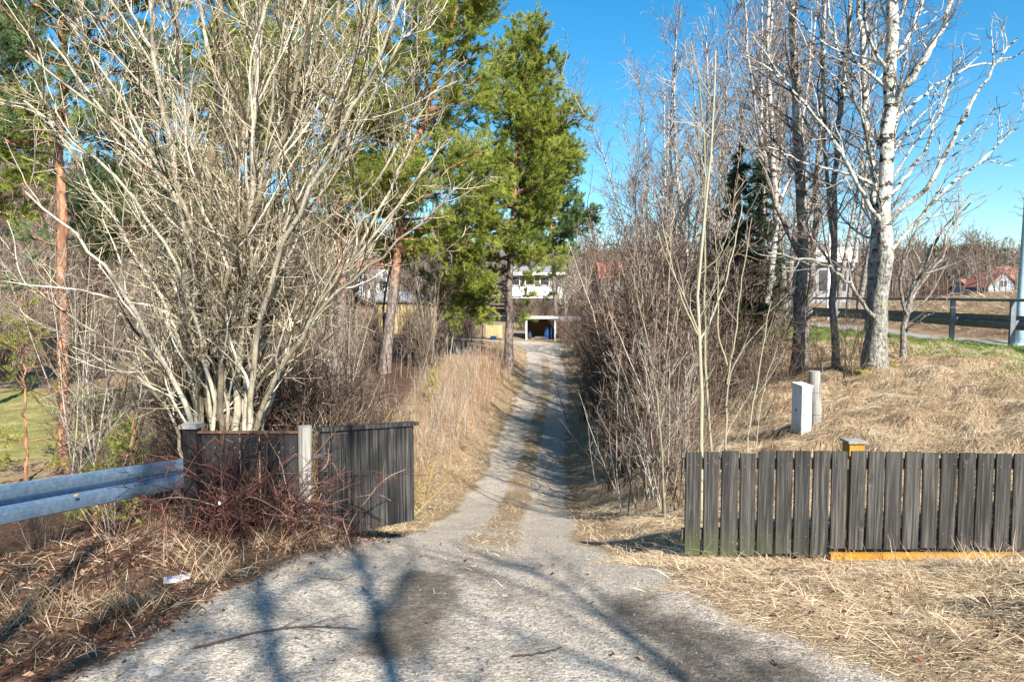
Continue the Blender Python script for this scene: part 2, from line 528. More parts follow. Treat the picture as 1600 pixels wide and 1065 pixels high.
def mixed_stones():
    m = M('loose_gravel')
    r = m.attr('rnd')
    col = m.ramp(r, [(0, (.09, .075, .062)), (.3, (.22, .19, .16)), (.7, (.30, .265, .225)), (1, (.38, .34, .295))])
    return m.fin(col, .85, 0, .25)


MT['pebble'] = mixed_stones()


def farwood_mat(name, stops):
    m = M(name)
    r = m.attr('rnd')
    col = m.ramp(r, stops)
    return m.fin(col, .9, 0, .1)


MT['farwood'] = farwood_mat('far_bare_wood', [(0, (.06, .045, .036)), (.5, (.115, .088, .072)), (.85, (.18, .145, .12)), (1, (.24, .205, .175))])
MT['farpine'] = farwood_mat('far_pine', [(0, (.05, .065, .03)), (.6, (.095, .11, .05)), (1, (.14, .155, .07))])


# ------------------------------------------------------------------ mesh building
class Geo:
    def __init__(s):
        s.v = []
        s.q = []
        s.t = []
        s.r = []
        s.n = 0
        s.mi_q = []
        s.mi_t = []

    def add(s, v, quads=None, tris=None, r=None, mi=0):
        v = np.asarray(v, float).reshape(-1, 3)
        if quads is not None and len(quads):
            q = np.asarray(quads).reshape(-1, 4) + s.n
            s.q.append(q)
            s.mi_q.append(np.full(len(q), mi))
        if tris is not None and len(tris):
            t = np.asarray(tris).reshape(-1, 3) + s.n
            s.t.append(t)
            s.mi_t.append(np.full(len(t), mi))
        s.v.append(v)
        s.r.append(np.full(len(v), .5) if r is None else np.broadcast_to(np.asarray(r, float), (len(v),)))
        s.n += len(v)

    def box(s, c, size, rotz=0, mi=0, r=None, tilt=None):
        hx, hy, hz = [k / 2 for k in size]
        v = np.array([[x, y, z] for z in (-hz, hz) for y in (-hy, hy) for x in (-hx, hx)], float)
        if tilt is not None:
            a = tilt
            v = v @ np.array([[math.cos(a), 0, -math.sin(a)], [0, 1, 0], [math.sin(a), 0, math.cos(a)]])
        a = rotz
        v = v @ np.array([[math.cos(a), math.sin(a), 0], [-math.sin(a), math.cos(a), 0], [0, 0, 1]])
        s.add(v + np.array(c), [[0, 2, 3, 1], [4, 5, 7, 6], [0, 1, 5, 4], [2, 6, 7, 3], [0, 4, 6, 2], [1, 3, 7, 5]], r=r, mi=mi)

    def tubes(s, P, Rd, sides, rnd=None, mi=0, cap=False):
        P = np.asarray(P, float)
        Rd = np.asarray(Rd, float)
        N, K, _ = P.shape
        if N == 0:
            return
        T = np.empty_like(P)
        T[:, 1:-1] = P[:, 2:] - P[:, :-2]
        T[:, 0] = P[:, 1] - P[:, 0]
        T[:, -1] = P[:, -1] - P[:, -2]
        T /= np.linalg.norm(T, axis=2, keepdims=True) + 1e-9
        m = T.mean(axis=1)
        ref = np.where(np.abs(m[:, 2:3]) > .75 * np.linalg.norm(m, axis=1, keepdims=True), np.array([[1., .13, 0]]), np.array([[0, .1, 1.]]))
        U = np.cross(T, ref[:, None, :])
        U /= np.linalg.norm(U, axis=2, keepdims=True) + 1e-9
        W = np.cross(T, U)
        a = np.arange(sides) * 2 * PI / sides
        V = P[:, :, None, :] + Rd[:, :, None, None] * (U[:, :, None, :] * np.cos(a)[None, None, :, None] + W[:, :, None, :] * np.sin(a)[None, None, :, None])
        idx = np.arange(N * K * sides).reshape(N, K, sides)
        nx = np.roll(idx, -1, axis=2)
        q = np.stack([idx[:, :-1], nx[:, :-1], nx[:, 1:], idx[:, 1:]], -1)
        r = np.full(N, .5) if rnd is None else np.asarray(rnd)
        tr = None
        V = V.reshape(-1, 3)
        if cap and sides >= 4:
            fan = []
            for n in range(N):
                for k in (0, K - 1):
                    ring = idx[n, k]
                    for i in range(1, sides - 1):
                        fan.append([ring[0], ring[i + 1], ring[i]] if k == 0 else [ring[0], ring[i], ring[i + 1]])
            tr = fan
        s.add(V, q.reshape(-1, 4), tr, np.repeat(r, K * sides), mi)

    def build(s, name, mats, parent=None, origin=(0, 0, 0), smooth=False):
        v = np.concatenate(s.v) - np.array(origin)
        r = np.concatenate(s.r)
        q = np.concatenate(s.q) if s.q else np.zeros((0, 4), int)
        t = np.concatenate(s.t) if s.t else np.zeros((0, 3), int)
        me = bpy.data.meshes.new(name)
        me.vertices.add(len(v))
        me.vertices.foreach_set('co', v.astype(np.float32).ravel())
        nl = q.size + t.size
        me.loops.add(nl)
        me.loops.foreach_set('vertex_index', np.concatenate([q.ravel(), t.ravel()]).astype(np.int32))
        npoly = len(q) + len(t)
        me.polygons.add(npoly)
        ls = np.concatenate([np.arange(len(q)) * 4, q.size + np.arange(len(t)) * 3]).astype(np.int32)
        me.polygons.foreach_set('loop_start', ls)
        mi = np.concatenate([np.concatenate(s.mi_q) if s.mi_q else np.zeros(0), np.concatenate(s.mi_t) if s.mi_t else np.zeros(0)]).astype(np.int32)
        me.polygons.foreach_set('material_index', mi)
        if smooth:
            me.polygons.foreach_set('use_smooth', np.ones(npoly, bool))
        else:
            me.polygons.foreach_set('use_smooth', np.zeros(npoly, bool))
        a = me.attributes.new('rnd', 'FLOAT', 'POINT')
        a.data.foreach_set('value', r.astype(np.float32))
        for m in (mats if isinstance(mats, (list, tuple)) else [mats]):
            me.materials.append(MT[m] if isinstance(m, str) else m)
        me.update(calc_edges=True)
        me.validate()
        o = bpy.data.objects.new(name, me)
        C.objects.link(o)
        if parent is not None:
            o.parent = parent
        return o


def tag(o, label=None, cat=None, group=None, kind=None):
    if label:
        o['label'] = label
    if cat:
        o['category'] = cat
    if group:
        o['group'] = group
    if kind:
        o['kind'] = kind
    return o


def thing(name, loc, label, cat, group=None, rz=0):
    o = bpy.data.objects.new(name, None)
    C.objects.link(o)
    o.location = [float(k) for k in loc]
    o.rotation_euler = (0, 0, rz)
    o.empty_display_size = .2
    return tag(o, label, cat, group)


def copy_tree(o, parent=None):
    c = o.copy()
    C.objects.link(c)
    c.parent = parent
    for ch in [k for k in bpy.data.objects if k.parent == o]:
        copy_tree(ch, c)
    return c


_kids = {}


def dup(root, kids, loc, rz, sc, label=None, group=None):
    r = root.copy()
    C.objects.link(r)
    r.location = [float(k) for k in loc]
    r.rotation_euler = (0, 0, rz)
    r.scale = sc if isinstance(sc, tuple) else (sc, sc, sc)
    if label:
        r['label'] = label
    if group:
        r['group'] = group
    for k in kids:
        c = k.copy()
        C.objects.link(c)
        c.parent = r
    return r


# ------------------------------------------------------------------ branching
def unit(v):
    return v / (np.linalg.norm(v, axis=-1, keepdims=True) + 1e-9)


def grow(start, d, length, r0, r1, K, wob, up, drift=None):
    N = len(start)
    P = np.empty((N, K + 1, 3))
    P[:, 0] = start
    d = unit(np.array(d, float))
    st = (length / K)[:, None]
    for k in range(K):
        d = d + wob * R.standard_normal((N, 3))
        d[:, 2] += up
        if drift is not None:
            d = d + drift
        d = unit(d)
        P[:, k + 1] = P[:, k] + d * st
    t = np.linspace(0, 1, K + 1)[None, :]
    rd = r0[:, None] * (1 - t) + r1[:, None] * t
    return P, rd


def lines_to(P_list, K, r0s, r1s, jitter=0.0):
    """polylines of differing lengths -> smooth resampled arrays"""
    out = []
    for pts in P_list:
        p = np.asarray(pts, float)
        seg = np.r_[0, np.cumsum(np.linalg.norm(np.diff(p, axis=0), axis=1))]
        t = np.linspace(0, seg[-1], K + 1)
        q = np.stack([np.interp(t, seg, p[:, i]) for i in range(3)], 1)
        for _ in range(2):
            q[1:-1] = .25 * q[:-2] + .5 * q[1:-1] + .25 * q[2:]
        if jitter:
            q[1:-1] += R.standard_normal((K - 1, 3)) * jitter
        out.append(q)
    P = np.array(out)
    tt = np.linspace(0, 1, K + 1)[None]
    rd = np.asarray(r0s)[:, None] * (1 - tt) + np.asarray(r1s)[:, None] * tt
    return P, rd


def spawn(P, rd, per_m, t0, t1, ang, lf, ltaper, rratio, rmin, nmax=None, minn=0, lmin=.05, lmax=99, flat=None):
    """child starts, directions, lengths, radii on parent branches"""
    N, K1, _ = P.shape
    seg = np.linalg.norm(np.diff(P, axis=1), axis=2)
    Lp = seg.sum(1)
    cnt = np.maximum(minn, np.round(per_m * Lp * (t1 - t0) + R.random(N) - .5)).astype(int)
    par = np.repeat(np.arange(N), cnt)
    if nmax and len(par) > nmax:
        par = np.sort(R.choice(par, nmax, replace=False))
    n = len(par)
    t = t0 + (t1 - t0) * R.random(n)
    f = t * (K1 - 1)
    i = np.minimum(f.astype(int), K1 - 2)
    u = (f - i)[:, None]
    p = P[par, i] * (1 - u) + P[par, i + 1] * u
    tan = unit(P[par, i + 1] - P[par, i])
    rp = rd[par, i] * (1 - u[:, 0]) + rd[par, i + 1] * u[:, 0]
    rv = unit(R.standard_normal((n, 3)))
    if flat:
        rv[:, 2] *= flat
    perp = unit(rv - tan * (rv * tan).sum(1, keepdims=True))
    a = np.radians(R.uniform(ang[0], ang[1], n))[:, None]
    d = tan * np.cos(a) + perp * np.sin(a)
    ln = np.clip(Lp[par] * R.uniform(lf[0], lf[1], n) * (1 - ltaper * t), lmin, lmax)
    r0 = np.maximum(rmin, np.minimum(rp * rratio, .0085 * ln + rmin))
    return p, d, ln, r0, par


def levels(g_list, P, rd, specs, tone=None):
    """grow successive orders of branches; specs: dicts; g_list: Geo per level"""
    for sp, g in zip(specs, g_list):
        p, d, ln, r0, par = spawn(P, rd, sp['per_m'], sp.get('t0', .2), sp.get('t1', 1), sp['ang'], sp['lf'], sp.get('lt', .5),
                                  sp.get('rr', .6), sp['rmin'], sp.get('nmax'), sp.get('minn', 0), sp.get('lmin', .05), sp.get('lmax', 99), sp.get('flat'))
        if len(p) == 0:
            return
        rmin = sp['rmin']
        P, rd = grow(p, d, ln, r0, np.full(len(p), rmin * sp.get('tip', .6)), sp['K'], sp['wob'], sp['up'])
        g.tubes(P, rd, sp['sides'], R.random(len(p)) if tone is None else np.clip(tone + .25 * R.standard_normal(len(p)), 0, 1))


def finish_tree(root, gt, gc, mt, mc, origin):
    a = gt.build('trunk', mt, root, origin, smooth=True)
    b = gc.build('crown', mc, root, origin, smooth=True)
    return [a, b]


# ------------------------------------------------------------------ world, sun
SUN_AZ, SUN_EL = 24.0, 37.0
sdir = Vector((math.sin(rad(SUN_AZ)) * math.cos(rad(SUN_EL)), -math.cos(rad(SUN_AZ)) * math.cos(rad(SUN_EL)), math.sin(rad(SUN_EL))))
W = bpy.data.worlds.new('World')
S.world = W
W.use_nodes = True
nt = W.node_tree
bg = nt.nodes['Background']
sky = nt.nodes.new('ShaderNodeTexSky')
sky.sky_type = 'NISHITA'
sky.sun_disc = False
sky.sun_elevation = rad(SUN_EL)
sky.sun_rotation = math.atan2(sdir.x, sdir.y)
sky.air_density = 1.0
sky.dust_density = .6
sky.ozone_density = 3.5
hs = nt.nodes.new('ShaderNodeHueSaturation')
hs.inputs['Saturation'].default_value = 1.36
hs.inputs['Hue'].default_value = .488
nt.links.new(sky.outputs[0], hs.inputs['Color'])
nt.links.new(hs.outputs[0], bg.inputs[0])
bg.inputs[1].default_value = .088
sl = bpy.data.lights.new('sun', 'SUN')
sl.energy = 5.0
sl.angle = rad(.53)
sl.color = (1, .945, .855)
so = bpy.data.objects.new('sun', sl)
C.objects.link(so)
so.location = (10, -30, 30)
so.rotation_euler = sdir.to_track_quat('Z', 'Y').to_euler()
S.view_settings.view_transform = 'Standard'
S.view_settings.look = 'None'
S.view_settings.gamma = 1
S.view_settings.exposure = 1.26
S.cycles.max_bounces = 6
S.cycles.diffuse_bounces = 3
S.cycles.transparent_max_bounces = 4

# ------------------------------------------------------------------ ground sheet (ground, driveway and footpath share its grid)


def axis(breaks):
    out = []
    for a, b, st in breaks:
        out.append(np.arange(a, b - 1e-6, st))
    return np.concatenate(out)


gxs = np.r_[[-900, -500, -320], axis([(-240, -60, 12), (-60, -20, 2), (-20, -6, .5), (-6, 8, .11), (8, 14, .25), (14, 30, .6), (30, 60, 3), (60, 240, 12)]), [240, 320, 500, 900]]
gys = np.r_[[-400, -150], axis([(-60, -6, 3), (-6, 2, .4), (2, 12, .1), (12, 24, .22), (24, 66, .4), (66, 110, 2), (110, 260, 8)]), [260, 350, 550, 900]]
GXX, GYY = np.meshgrid(gxs, gys)
gv = np.stack([GXX, GYY, height(GXX, GYY)], -1)
nyv, nxv = GXX.shape
rdv = road_dist(GXX, GYY)
edge = (vnoise(GXX, GYY, .5, 8) - .5) * .35
gravel = sstep(-.22, .28, rdv + edge)
cl = np.interp(GYY, _by, _bl)
cr = np.interp(GYY, _by, _br)
cc = (cl + cr) / 2 + .02
hw = (.30 + .12 * vnoise(GXX, GYY, 1.2, 9)) * sstep(3.2, 6.5, GYY)
strip = sstep(1.25, .6, np.abs(GXX - cc) / np.maximum(hw, 1e-3)) * sstep(56, 50, GYY)
strip = np.where(GYY < 3.4, 0, strip) * (.25 + .55 * sstep(5, 9, GYY) + .6 * vnoise(GXX, GYY, .5, 12))
gravel = np.clip(gravel - strip * .58, 0, 1)
green = sstep(8.0, 8.8, GXX + .8 * (vnoise(GXX, GYY, 1.5, 14) - .5) * 2) * sstep(10.7, 10.3, GXX) * sstep(5, 8, GYY) * sstep(46, 40, GYY)
green = np.maximum(green, .45 * sstep(-.9, -.3, rdv) * sstep(0, -.3, rdv) * sstep(9, 12, GYY) * vnoise(GXX, GYY, 1.1, 15))
litter = sstep(-1.0, -2.0, GXX - .25 * (GYY - 5)) * sstep(10, 7.5, GYY) * (.45 + .55 * vnoise(GXX, GYY, 1.0, 16))
woods = sstep(80, 110, np.hypot(GXX, GYY)) * .8
under = sstep(-3, -5, GXX) * sstep(9, 11, GYY) * sstep(-12, -9, GXX) + sstep(1.8, 2.6, GXX - np.interp(GYY, _by, _br) + 1.2) * sstep(7.5, 5.5, GXX) * sstep(12, 16, GYY) * .9
litter = np.clip(np.maximum(np.maximum(litter, woods), under * .8), 0, 1)
lawn = sstep(-11.2, -12.6, GXX + (vnoise(GXX, GYY, 2, 17) - .5) * 2) * sstep(13, 15, GYY) * sstep(32.5, 29.5, GYY) * sstep(-40, -34, GXX)
litter = np.where(lawn > .3, litter * .2, litter)
# dark soil: a wet strip by the left wheel track and one along the right edge of the apron
a0 = gpt(668, 905)
a1 = gpt(640, 1010)


def seg_d(x, y, a, b):
    ab = np.array(b[:2]) - np.array(a[:2])
    t = np.clip(((x - a[0]) * ab[0] + (y - a[1]) * ab[1]) / (ab @ ab), 0, 1)
    return np.hypot(x - a[0] - t * ab[0], y - a[1] - t * ab[1])


b0, b1, b2 = gpt(990, 945), gpt(1090, 1010), gpt(1180, 1062)
mud = 1.05 * np.exp(-(seg_d(GXX, GYY, a0, a1) / .26) ** 2)
mud = np.maximum(mud, 1.0 * np.exp(-(seg_d(GXX, GYY, b0, b1) / .30) ** 2))
mud = np.maximum(mud, 1.0 * np.exp(-(seg_d(GXX, GYY, b1, b2) / .36) ** 2))
c0, c1 = gpt(700, 880), gpt(800, 930)
mud = np.maximum(mud, .5 * np.exp(-(seg_d(GXX, GYY, c0, c1) / .2) ** 2))
mud = 1.35 * mud * (.4 + .9 * vnoise(GXX, GYY, .28, 51)) * (.6 + .6 * vnoise(GXX, GYY, .11, 52))
pathz = sstep(10.45, 10.6, GXX) * sstep(11.75, 11.6, GXX) * sstep(70, 60, np.abs(GYY))
dirtz = sstep(11.7, 12, GXX) * sstep(17, 14, GXX) * sstep(60, 50, GYY) * .5
litter = np.maximum(litter, dirtz * .9)
# face split
fc = lambda a: .25 * (a[:-1, :-1] + a[1:, :-1] + a[:-1, 1:] + a[1:, 1:])
is_path = fc(pathz) > .5
is_road = (fc(sstep(-.22, .28, rdv + edge)) > .5) & ~is_path
vid = np.arange(nyv * nxv).reshape(nyv, nxv)
quads = np.stack([vid[:-1, :-1], vid[:-1, 1:], vid[1:, 1:], vid[1:, :-1]], -1)


def sheet(name, mask):
    q = quads[mask]
    used = np.unique(q)
    rem = np.full(nyv * nxv, -1)
    rem[used] = np.arange(len(used))
    g = Geo()
    g.add(gv.reshape(-1, 3)[used], rem[q])
    o = g.build(name, 'ground', smooth=True)
    for an, chans in (('zone', (gravel, green, litter)), ('zonetwo', (mud, lawn, pathz))):
        a = o.data.attributes.new(an, 'FLOAT_COLOR', 'POINT')
        arr = np.ones((len(used), 4), np.float32)
        for i, ch in enumerate(chans):
            arr[:, i] = ch.ravel()[used]
        a.data.foreach_set('color', arr.ravel())
    return tag(o, kind='structure')


is_lawn = (fc(lawn) > .5) & ~is_road & ~is_path
sheet('driveway', is_road)
sheet('footpath', is_path)
sheet('lawn', is_lawn)
sheet('ground', ~(is_road | is_path | is_lawn))

# ------------------------------------------------------------------ grass, litter, gravel (stuff)


def blades(g, pos, d, length, width, droop, nseg=2, rnd=None):
    """thin tapering strips: pos (N,3), d start direction, droop pulls down"""
    N = len(pos)
    d = unit(d)
    side = unit(np.cross(d, np.array([0, 0, 1.0]) + .35 * R.standard_normal((N, 3))))
    pts = [pos]
    cur = d.copy()
    for k in range(nseg):
        cur = cur + np.array([0, 0, -1.0]) * np.asarray(droop).reshape(-1, 1) / nseg + R.standard_normal((N, 3)) * .12
        cur = unit(cur)
        pts.append(pts[-1] + cur * (length / nseg)[:, None])
    V = []
    for k in range(nseg):
        w = width * (1 - .6 * k / nseg)
        V += [pts[k] - side * w[:, None] / 2, pts[k] + side * w[:, None] / 2]
    V.append(pts[-1])
    n = len(V)
    V = np.stack(V, 1)
    base = np.arange(N)[:, None] * n
    q = [base + np.array([[2 * k, 2 * k + 1, 2 * k + 3, 2 * k + 2]]) for k in range(nseg - 1)]
    t = base + np.array([[2 * nseg - 2, 2 * nseg - 1, 2 * nseg]])
    r = R.random(N) if rnd is None else rnd
    g.add(V.reshape(-1, 3), np.concatenate(q) if q else None, t, np.repeat(r, n))


def scatter(n, x0, x1, y0, y1, keep):
    x = R.uniform(x0, x1, n)
    y = R.uniform(y0, y1, n)
    k = R.random(n) < keep(x, y)
    x, y = x[k], y[k]
    return np.stack([x, y, height(x, y)], 1)


def hdir(n, ang, spread):
    a = np.radians(ang + spread * R.standard_normal(n))
    return np.stack([np.cos(a), np.sin(a), np.zeros(n)], 1)


# matted straw in front of the plank fence
g = Geo()
p = scatter(210000, .5, 7.5, 2.6, 6.6, lambda x, y: sstep(.2, -.35, road_dist(x, y) + (vnoise(x, y, .5, 8) - .5) * .7 + (vnoise(x, y, .17, 9) - .5) * .5) * (.3 + .7 * sstep(3.0, 5.0, y + .3 * (x - 2))) * (.2 + .8 * sstep(.25, .5, vnoise(x, y, .33, 19))) * np.where((y > 5.98) & (x > 2.6), .12, 1))
n = len(p)
d = hdir(n, 178, 42)
d[:, 2] = R.uniform(-.05, .4, n)
blades(g, p + [0, 0, .006], d, R.uniform(.03, .15, n) * (1 + 1.4 * (R.random(n) > .96)), R.uniform(.0017, .0040, n), R.uniform(.3, .9, n), 3, np.clip(.52 + .3 * R.standard_normal(n), 0, 1))
# combed tussocks on the bank
ctr = scatter(5200, 1.7, 10.2, 6.35, 18, lambda x, y: sstep(.1, -.4, road_dist(x, y)) * sstep(10.2, 9.0, x) * (.35 + .65 * vnoise(x, y, .7, 21)))
nb_ = 56
n = len(ctr) * nb_
ci = np.repeat(np.arange(len(ctr)), nb_)
xy = ctr[ci, :2] + R.standard_normal((n, 2)) * .075
p = np.c_[xy, height(xy[:, 0], xy[:, 1])]
ang = (230 + 22 * R.standard_normal(len(ctr)))[ci] + 17 * R.standard_normal(n)
d = np.stack([np.cos(np.radians(ang)), np.sin(np.radians(ang)), R.uniform(.25, 1.0, len(ctr))[ci] + .15 * R.standard_normal(n)], 1)
tone = R.uniform(.3, .85, len(ctr))
blades(g, p, d, R.uniform(.2, .48, len(ctr))[ci] * R.uniform(.6, 1.1, n), R.uniform(.0024, .0052, n) * np.clip(p[:, 1] / 9, 1, 1.8), R.uniform(.9, 1.9, len(ctr))[ci], 3, np.clip(tone[ci] + .2 * R.standard_normal(n), 0, 1))
# verges of the drive and its middle strip
def keep_verge(x, y):
    rdx = road_dist(x, y)
    cxx = (np.interp(y, _by, _bl) + np.interp(y, _by, _br)) / 2
    mids = sstep(.42, .15, np.abs(x - cxx)) * sstep(3.2, 7.0, y) * (.15 + .85 * vnoise(x, y, .5, 12))
    return np.maximum(sstep(.1, -.25, rdx) * sstep(-3.5, -1.5, rdx), .8 * mids)
p = scatter(100000, -5, 5, 3.3, 24, keep_verge)
p2 = scatter(40000, -5, 7, 24, 56, keep_verge)
p = np.concatenate([p, p2])
n = len(p)
d = hdir(n, 0, 180)
d[:, 2] = R.uniform(.2, 1.2, n)
far = np.clip(p[:, 1] / 14, 1, 3)
blades(g, p, d, R.uniform(.04, .16, n) * np.where(road_dist(p[:, 0], p[:, 1]) > 0, .55, 1) * (1 + .3 * far), R.uniform(.003, .006, n) * far, R.uniform(.3, 1.2, n), 2, np.clip(.6 + .22 * R.standard_normal(n), 0, 1))
# left mound and shoulder
p = scatter(26000, -7, -1.2, 2.4, 8.5, lambda x, y: sstep(.05, -.5, road_dist(x, y)) * (.15 + .85 * vnoise(x, y, .55, 23) ** 2))
n = len(p)
d = hdir(n, 230, 60)
d[:, 2] = R.uniform(.1, 1.0, n)
blades(g, p, d, R.uniform(.06, .26, n), R.uniform(.003, .006, n), R.uniform(.5, 1.4, n), 3, np.clip(.16 + .24 * R.standard_normal(n), 0, 1))
# upright tufts in front of and between fence boards
for px0, py0, k in ((1105, 868, 40), (1140, 866, 70), (1255, 872, 40), (1310, 872, 60), (1440, 880, 60), (1520, 885, 80), (1560, 888, 80), (1085, 868, 40), (1200, 868, 60),
                    (190, 950, 220), (330, 905, 120), (300, 880, 120), (60, 960, 200), (430, 850, 150), (490, 845, 200), (250, 820, 250), (270, 840, 250)):
    c = gpt(px0, py0)
    q = np.stack([c[0] + .13 * R.standard_normal(k), c[1] + .08 * R.standard_normal(k)], 1)
    q = np.c_[q, height(q[:, 0], q[:, 1])]
    d = hdir(k, 0, 180)
    d[:, 2] = R.uniform(.6, 2.2, k)
    blades(g, q, d, R.uniform(.10, .34, k), R.uniform(.0025, .005, k), R.uniform(.2, .9, k), 3, np.clip((.5 if px0 > 900 else .3) + .25 * R.standard_normal(k), 0, 1))
# far rough bank beyond the road
p = scatter(22000, 13.2, 22, 8, 40, lambda x, y: .3 + .7 * vnoise(x, y, .8, 25))
n = len(p)
d = hdir(n, 190, 40)
d[:, 2] = R.uniform(.2, 1.2, n)
blades(g, p, d, R.uniform(.2, .55, n), R.uniform(.012, .025, n), R.uniform(.4, 1.4, n), 2, np.clip(.5 + .25 * R.standard_normal(n), 0, 1))
tag(g.build('dry_grass', 'straw'), 'dry straw coloured grass matted over the banks and verges', 'grass', kind='stuff')

g = Geo()
p = scatter(60000, 7.6, 10.55, 8, 34, lambda x, y: sstep(7.8, 9.2, x + (vnoise(x, y, .9, 27) - .5) * 2.2) * (.3 + .7 * vnoise(x, y, .5, 28)))
n = len(p)
d = hdir(n, 0, 180)
d[:, 2] = R.uniform(.6, 2, n)
blades(g, p, d, R.uniform(.05, .16, n), R.uniform(.006, .012, n), R.uniform(.2, .8, n), 2)
p = scatter(26000, -30, -11, 13.5, 31, lambda x, y: .9 * vnoise(x, y, 1.2, 29))
n = len(p)
d = hdir(n, 0, 180)
d[:, 2] = R.uniform(.5, 2, n)
blades(g, p, d, R.uniform(.04, .12, n), R.uniform(.012, .022, n), R.uniform(.2, .8, n), 2, np.clip(.85 + .2 * R.standard_normal(n), 0, 1))
p = scatter(9000, -4, 3, 8, 22, lambda x, y: sstep(0, -.2, road_dist(x, y)) * sstep(-1.2, -.4, road_dist(x, y)) * sstep(.45, .75, vnoise(x, y, 1.1, 15)))
n = len(p)
d = hdir(n, 0, 180)
d[:, 2] = R.uniform(.5, 2, n)
blades(g, p, d, R.uniform(.03, .09, n), R.uniform(.004, .008, n), R.uniform(.2, .8, n), 2, np.clip(.75 + .2 * R.standard_normal(n), 0, 1))
tag(g.build('green_grass', 'green'), 'short fresh green grass on the road verge and lawn', 'grass', kind='stuff')

# tall dead stems left of the drive
g = Geo()
p = scatter(10000, -6.5, 1.2, 9.0, 46, lambda x, y: sstep(-.55, -1.0, road_dist(x, y)) * sstep(-4.3, -2.2, road_dist(x, y)) * sstep(0, -1.2, x - np.interp(y, _by, _bl)) * (.25 + .75 * vnoise(x, y, 1.1, 31)))
n = len(p)
d = np.stack([.12 * R.standard_normal(n), .12 * R.standard_normal(n), np.ones(n)], 1)
blades(g, p, d, R.uniform(.5, 1.5, n), R.uniform(.006, .011, n) * np.clip(p[:, 1] / 18, 1, 2.2), R.uniform(0, .3, n), 3)
tag(g.build('dead_stems', 'reed'), 'tall dead tan stems standing along the left side of the driveway', 'dry stems', kind='stuff')

# fallen leaves
g = Geo()
p = scatter(26000, -6, 1.0, 2.4, 8.5, lambda x, y: sstep(.3, -.5, road_dist(x, y)) * sstep(-.8, -2.0, x - .25 * (y - 5)) * (.25 + .75 * vnoise(x, y, .7, 33)) + .006)
p2 = scatter(5000, 1.2, 6, 2.6, 6, lambda x, y: .25 * sstep(.1, -.3, road_dist(x, y)))
p = np.concatenate([p, p2])
n = len(p)
a = R.uniform(0, 2 * PI, n)
e1 = np.stack([np.cos(a), np.sin(a), .35 * R.standard_normal(n)], 1)
e2 = np.stack([-np.sin(a), np.cos(a), .35 * R.standard_normal(n)], 1)
s_ = R.uniform(.010, .026, n)[:, None]
V = np.stack([p + [0, 0, .008] - e1 * s_, p + [0, 0, .014] - e2 * s_ * .55, p + [0, 0, .012] + e1 * s_, p + [0, 0, .02] + e2 * s_ * .55], 1)
g.add(V.reshape(-1, 3), np.arange(4 * n).reshape(-1, 4), r=np.repeat(R.random(n), 4))
# short broken twigs among them
k = 2200
p = scatter(k * 2, -6, -.9, 2.5, 8, lambda x, y: sstep(.2, -.3, road_dist(x, y)))
n = len(p)
d = hdir(n, 0, 180)
d[:, 2] = R.uniform(-.1, .3, n)
P_, r_ = grow(p + [0, 0, .01], d, R.uniform(.05, .28, n), np.full(n, .0028), np.full(n, .0014), 3, .12, 0)
g.tubes(P_, r_, 3, R.random(n) * .45)
tag(g.build('fallen_leaves', 'litter'), 'brown fallen leaves and twigs on the left roadside', 'leaf litter', kind='stuff')

# loose stones
ICO = np.array([[0, 0, 1], [.894, 0, .447], [.276, .851, .447], [-.724, .526, .447], [-.724, -.526, .447], [.276, -.851, .447], [.724, .526, -.447], [-.276, .851, -.447], [-.894, 0, -.447], [-.276, -.851, -.447], [.724, -.526, -.447], [0, 0, -1]])
ICF = np.array([[0, 1, 2], [0, 2, 3], [0, 3, 4], [0, 4, 5], [0, 5, 1], [1, 6, 2], [2, 7, 3], [3, 8, 4], [4, 9, 5], [5, 10, 1], [6, 7, 2], [7, 8, 3], [8, 9, 4], [9, 10, 5], [10, 6, 1], [11, 7, 6], [11, 8, 7], [11, 9, 8], [11, 10, 9], [11, 6, 10]])
g = Geo()
p = scatter(110000, -3.2, 3.4, 2.5, 10, lambda x, y: sstep(-.35, .1, road_dist(x, y)) * (.2 + .8 * vnoise(x, y, .5, 35) ** 2) * sstep(12, 4.5, y) * (1 - .93 * np.clip(1.3 * np.maximum(np.exp(-(seg_d(x, y, a0, a1) / .34) ** 2), np.maximum(np.exp(-(seg_d(x, y, b0, b1) / .38) ** 2), np.exp(-(seg_d(x, y, b1, b2) / .44) ** 2))), 0, 1)))
n = len(p)
sz = np.clip(np.exp(R.normal(-5.75, .38, n)), .0016, .009)
V = ICO[None] * (1 + .22 * R.standard_normal((n, 12, 1))) * sz[:, None, None] * np.stack([R.uniform(.8, 1.5, n), R.uniform(.8, 1.5, n), R.uniform(.45, .9, n)], 1)[:, None, :]
g.add((V + p[:, None, :] + [0, 0, .001]).reshape(-1, 3), None, (np.arange(n)[:, None, None] * 12 + ICF[None]).reshape(-1, 3), np.repeat(R.random(n), 12))
tag(g.build('gravel', 'pebble'), 'loose grey gravel scattered over the apron and wheel tracks', 'gravel', kind='stuff')


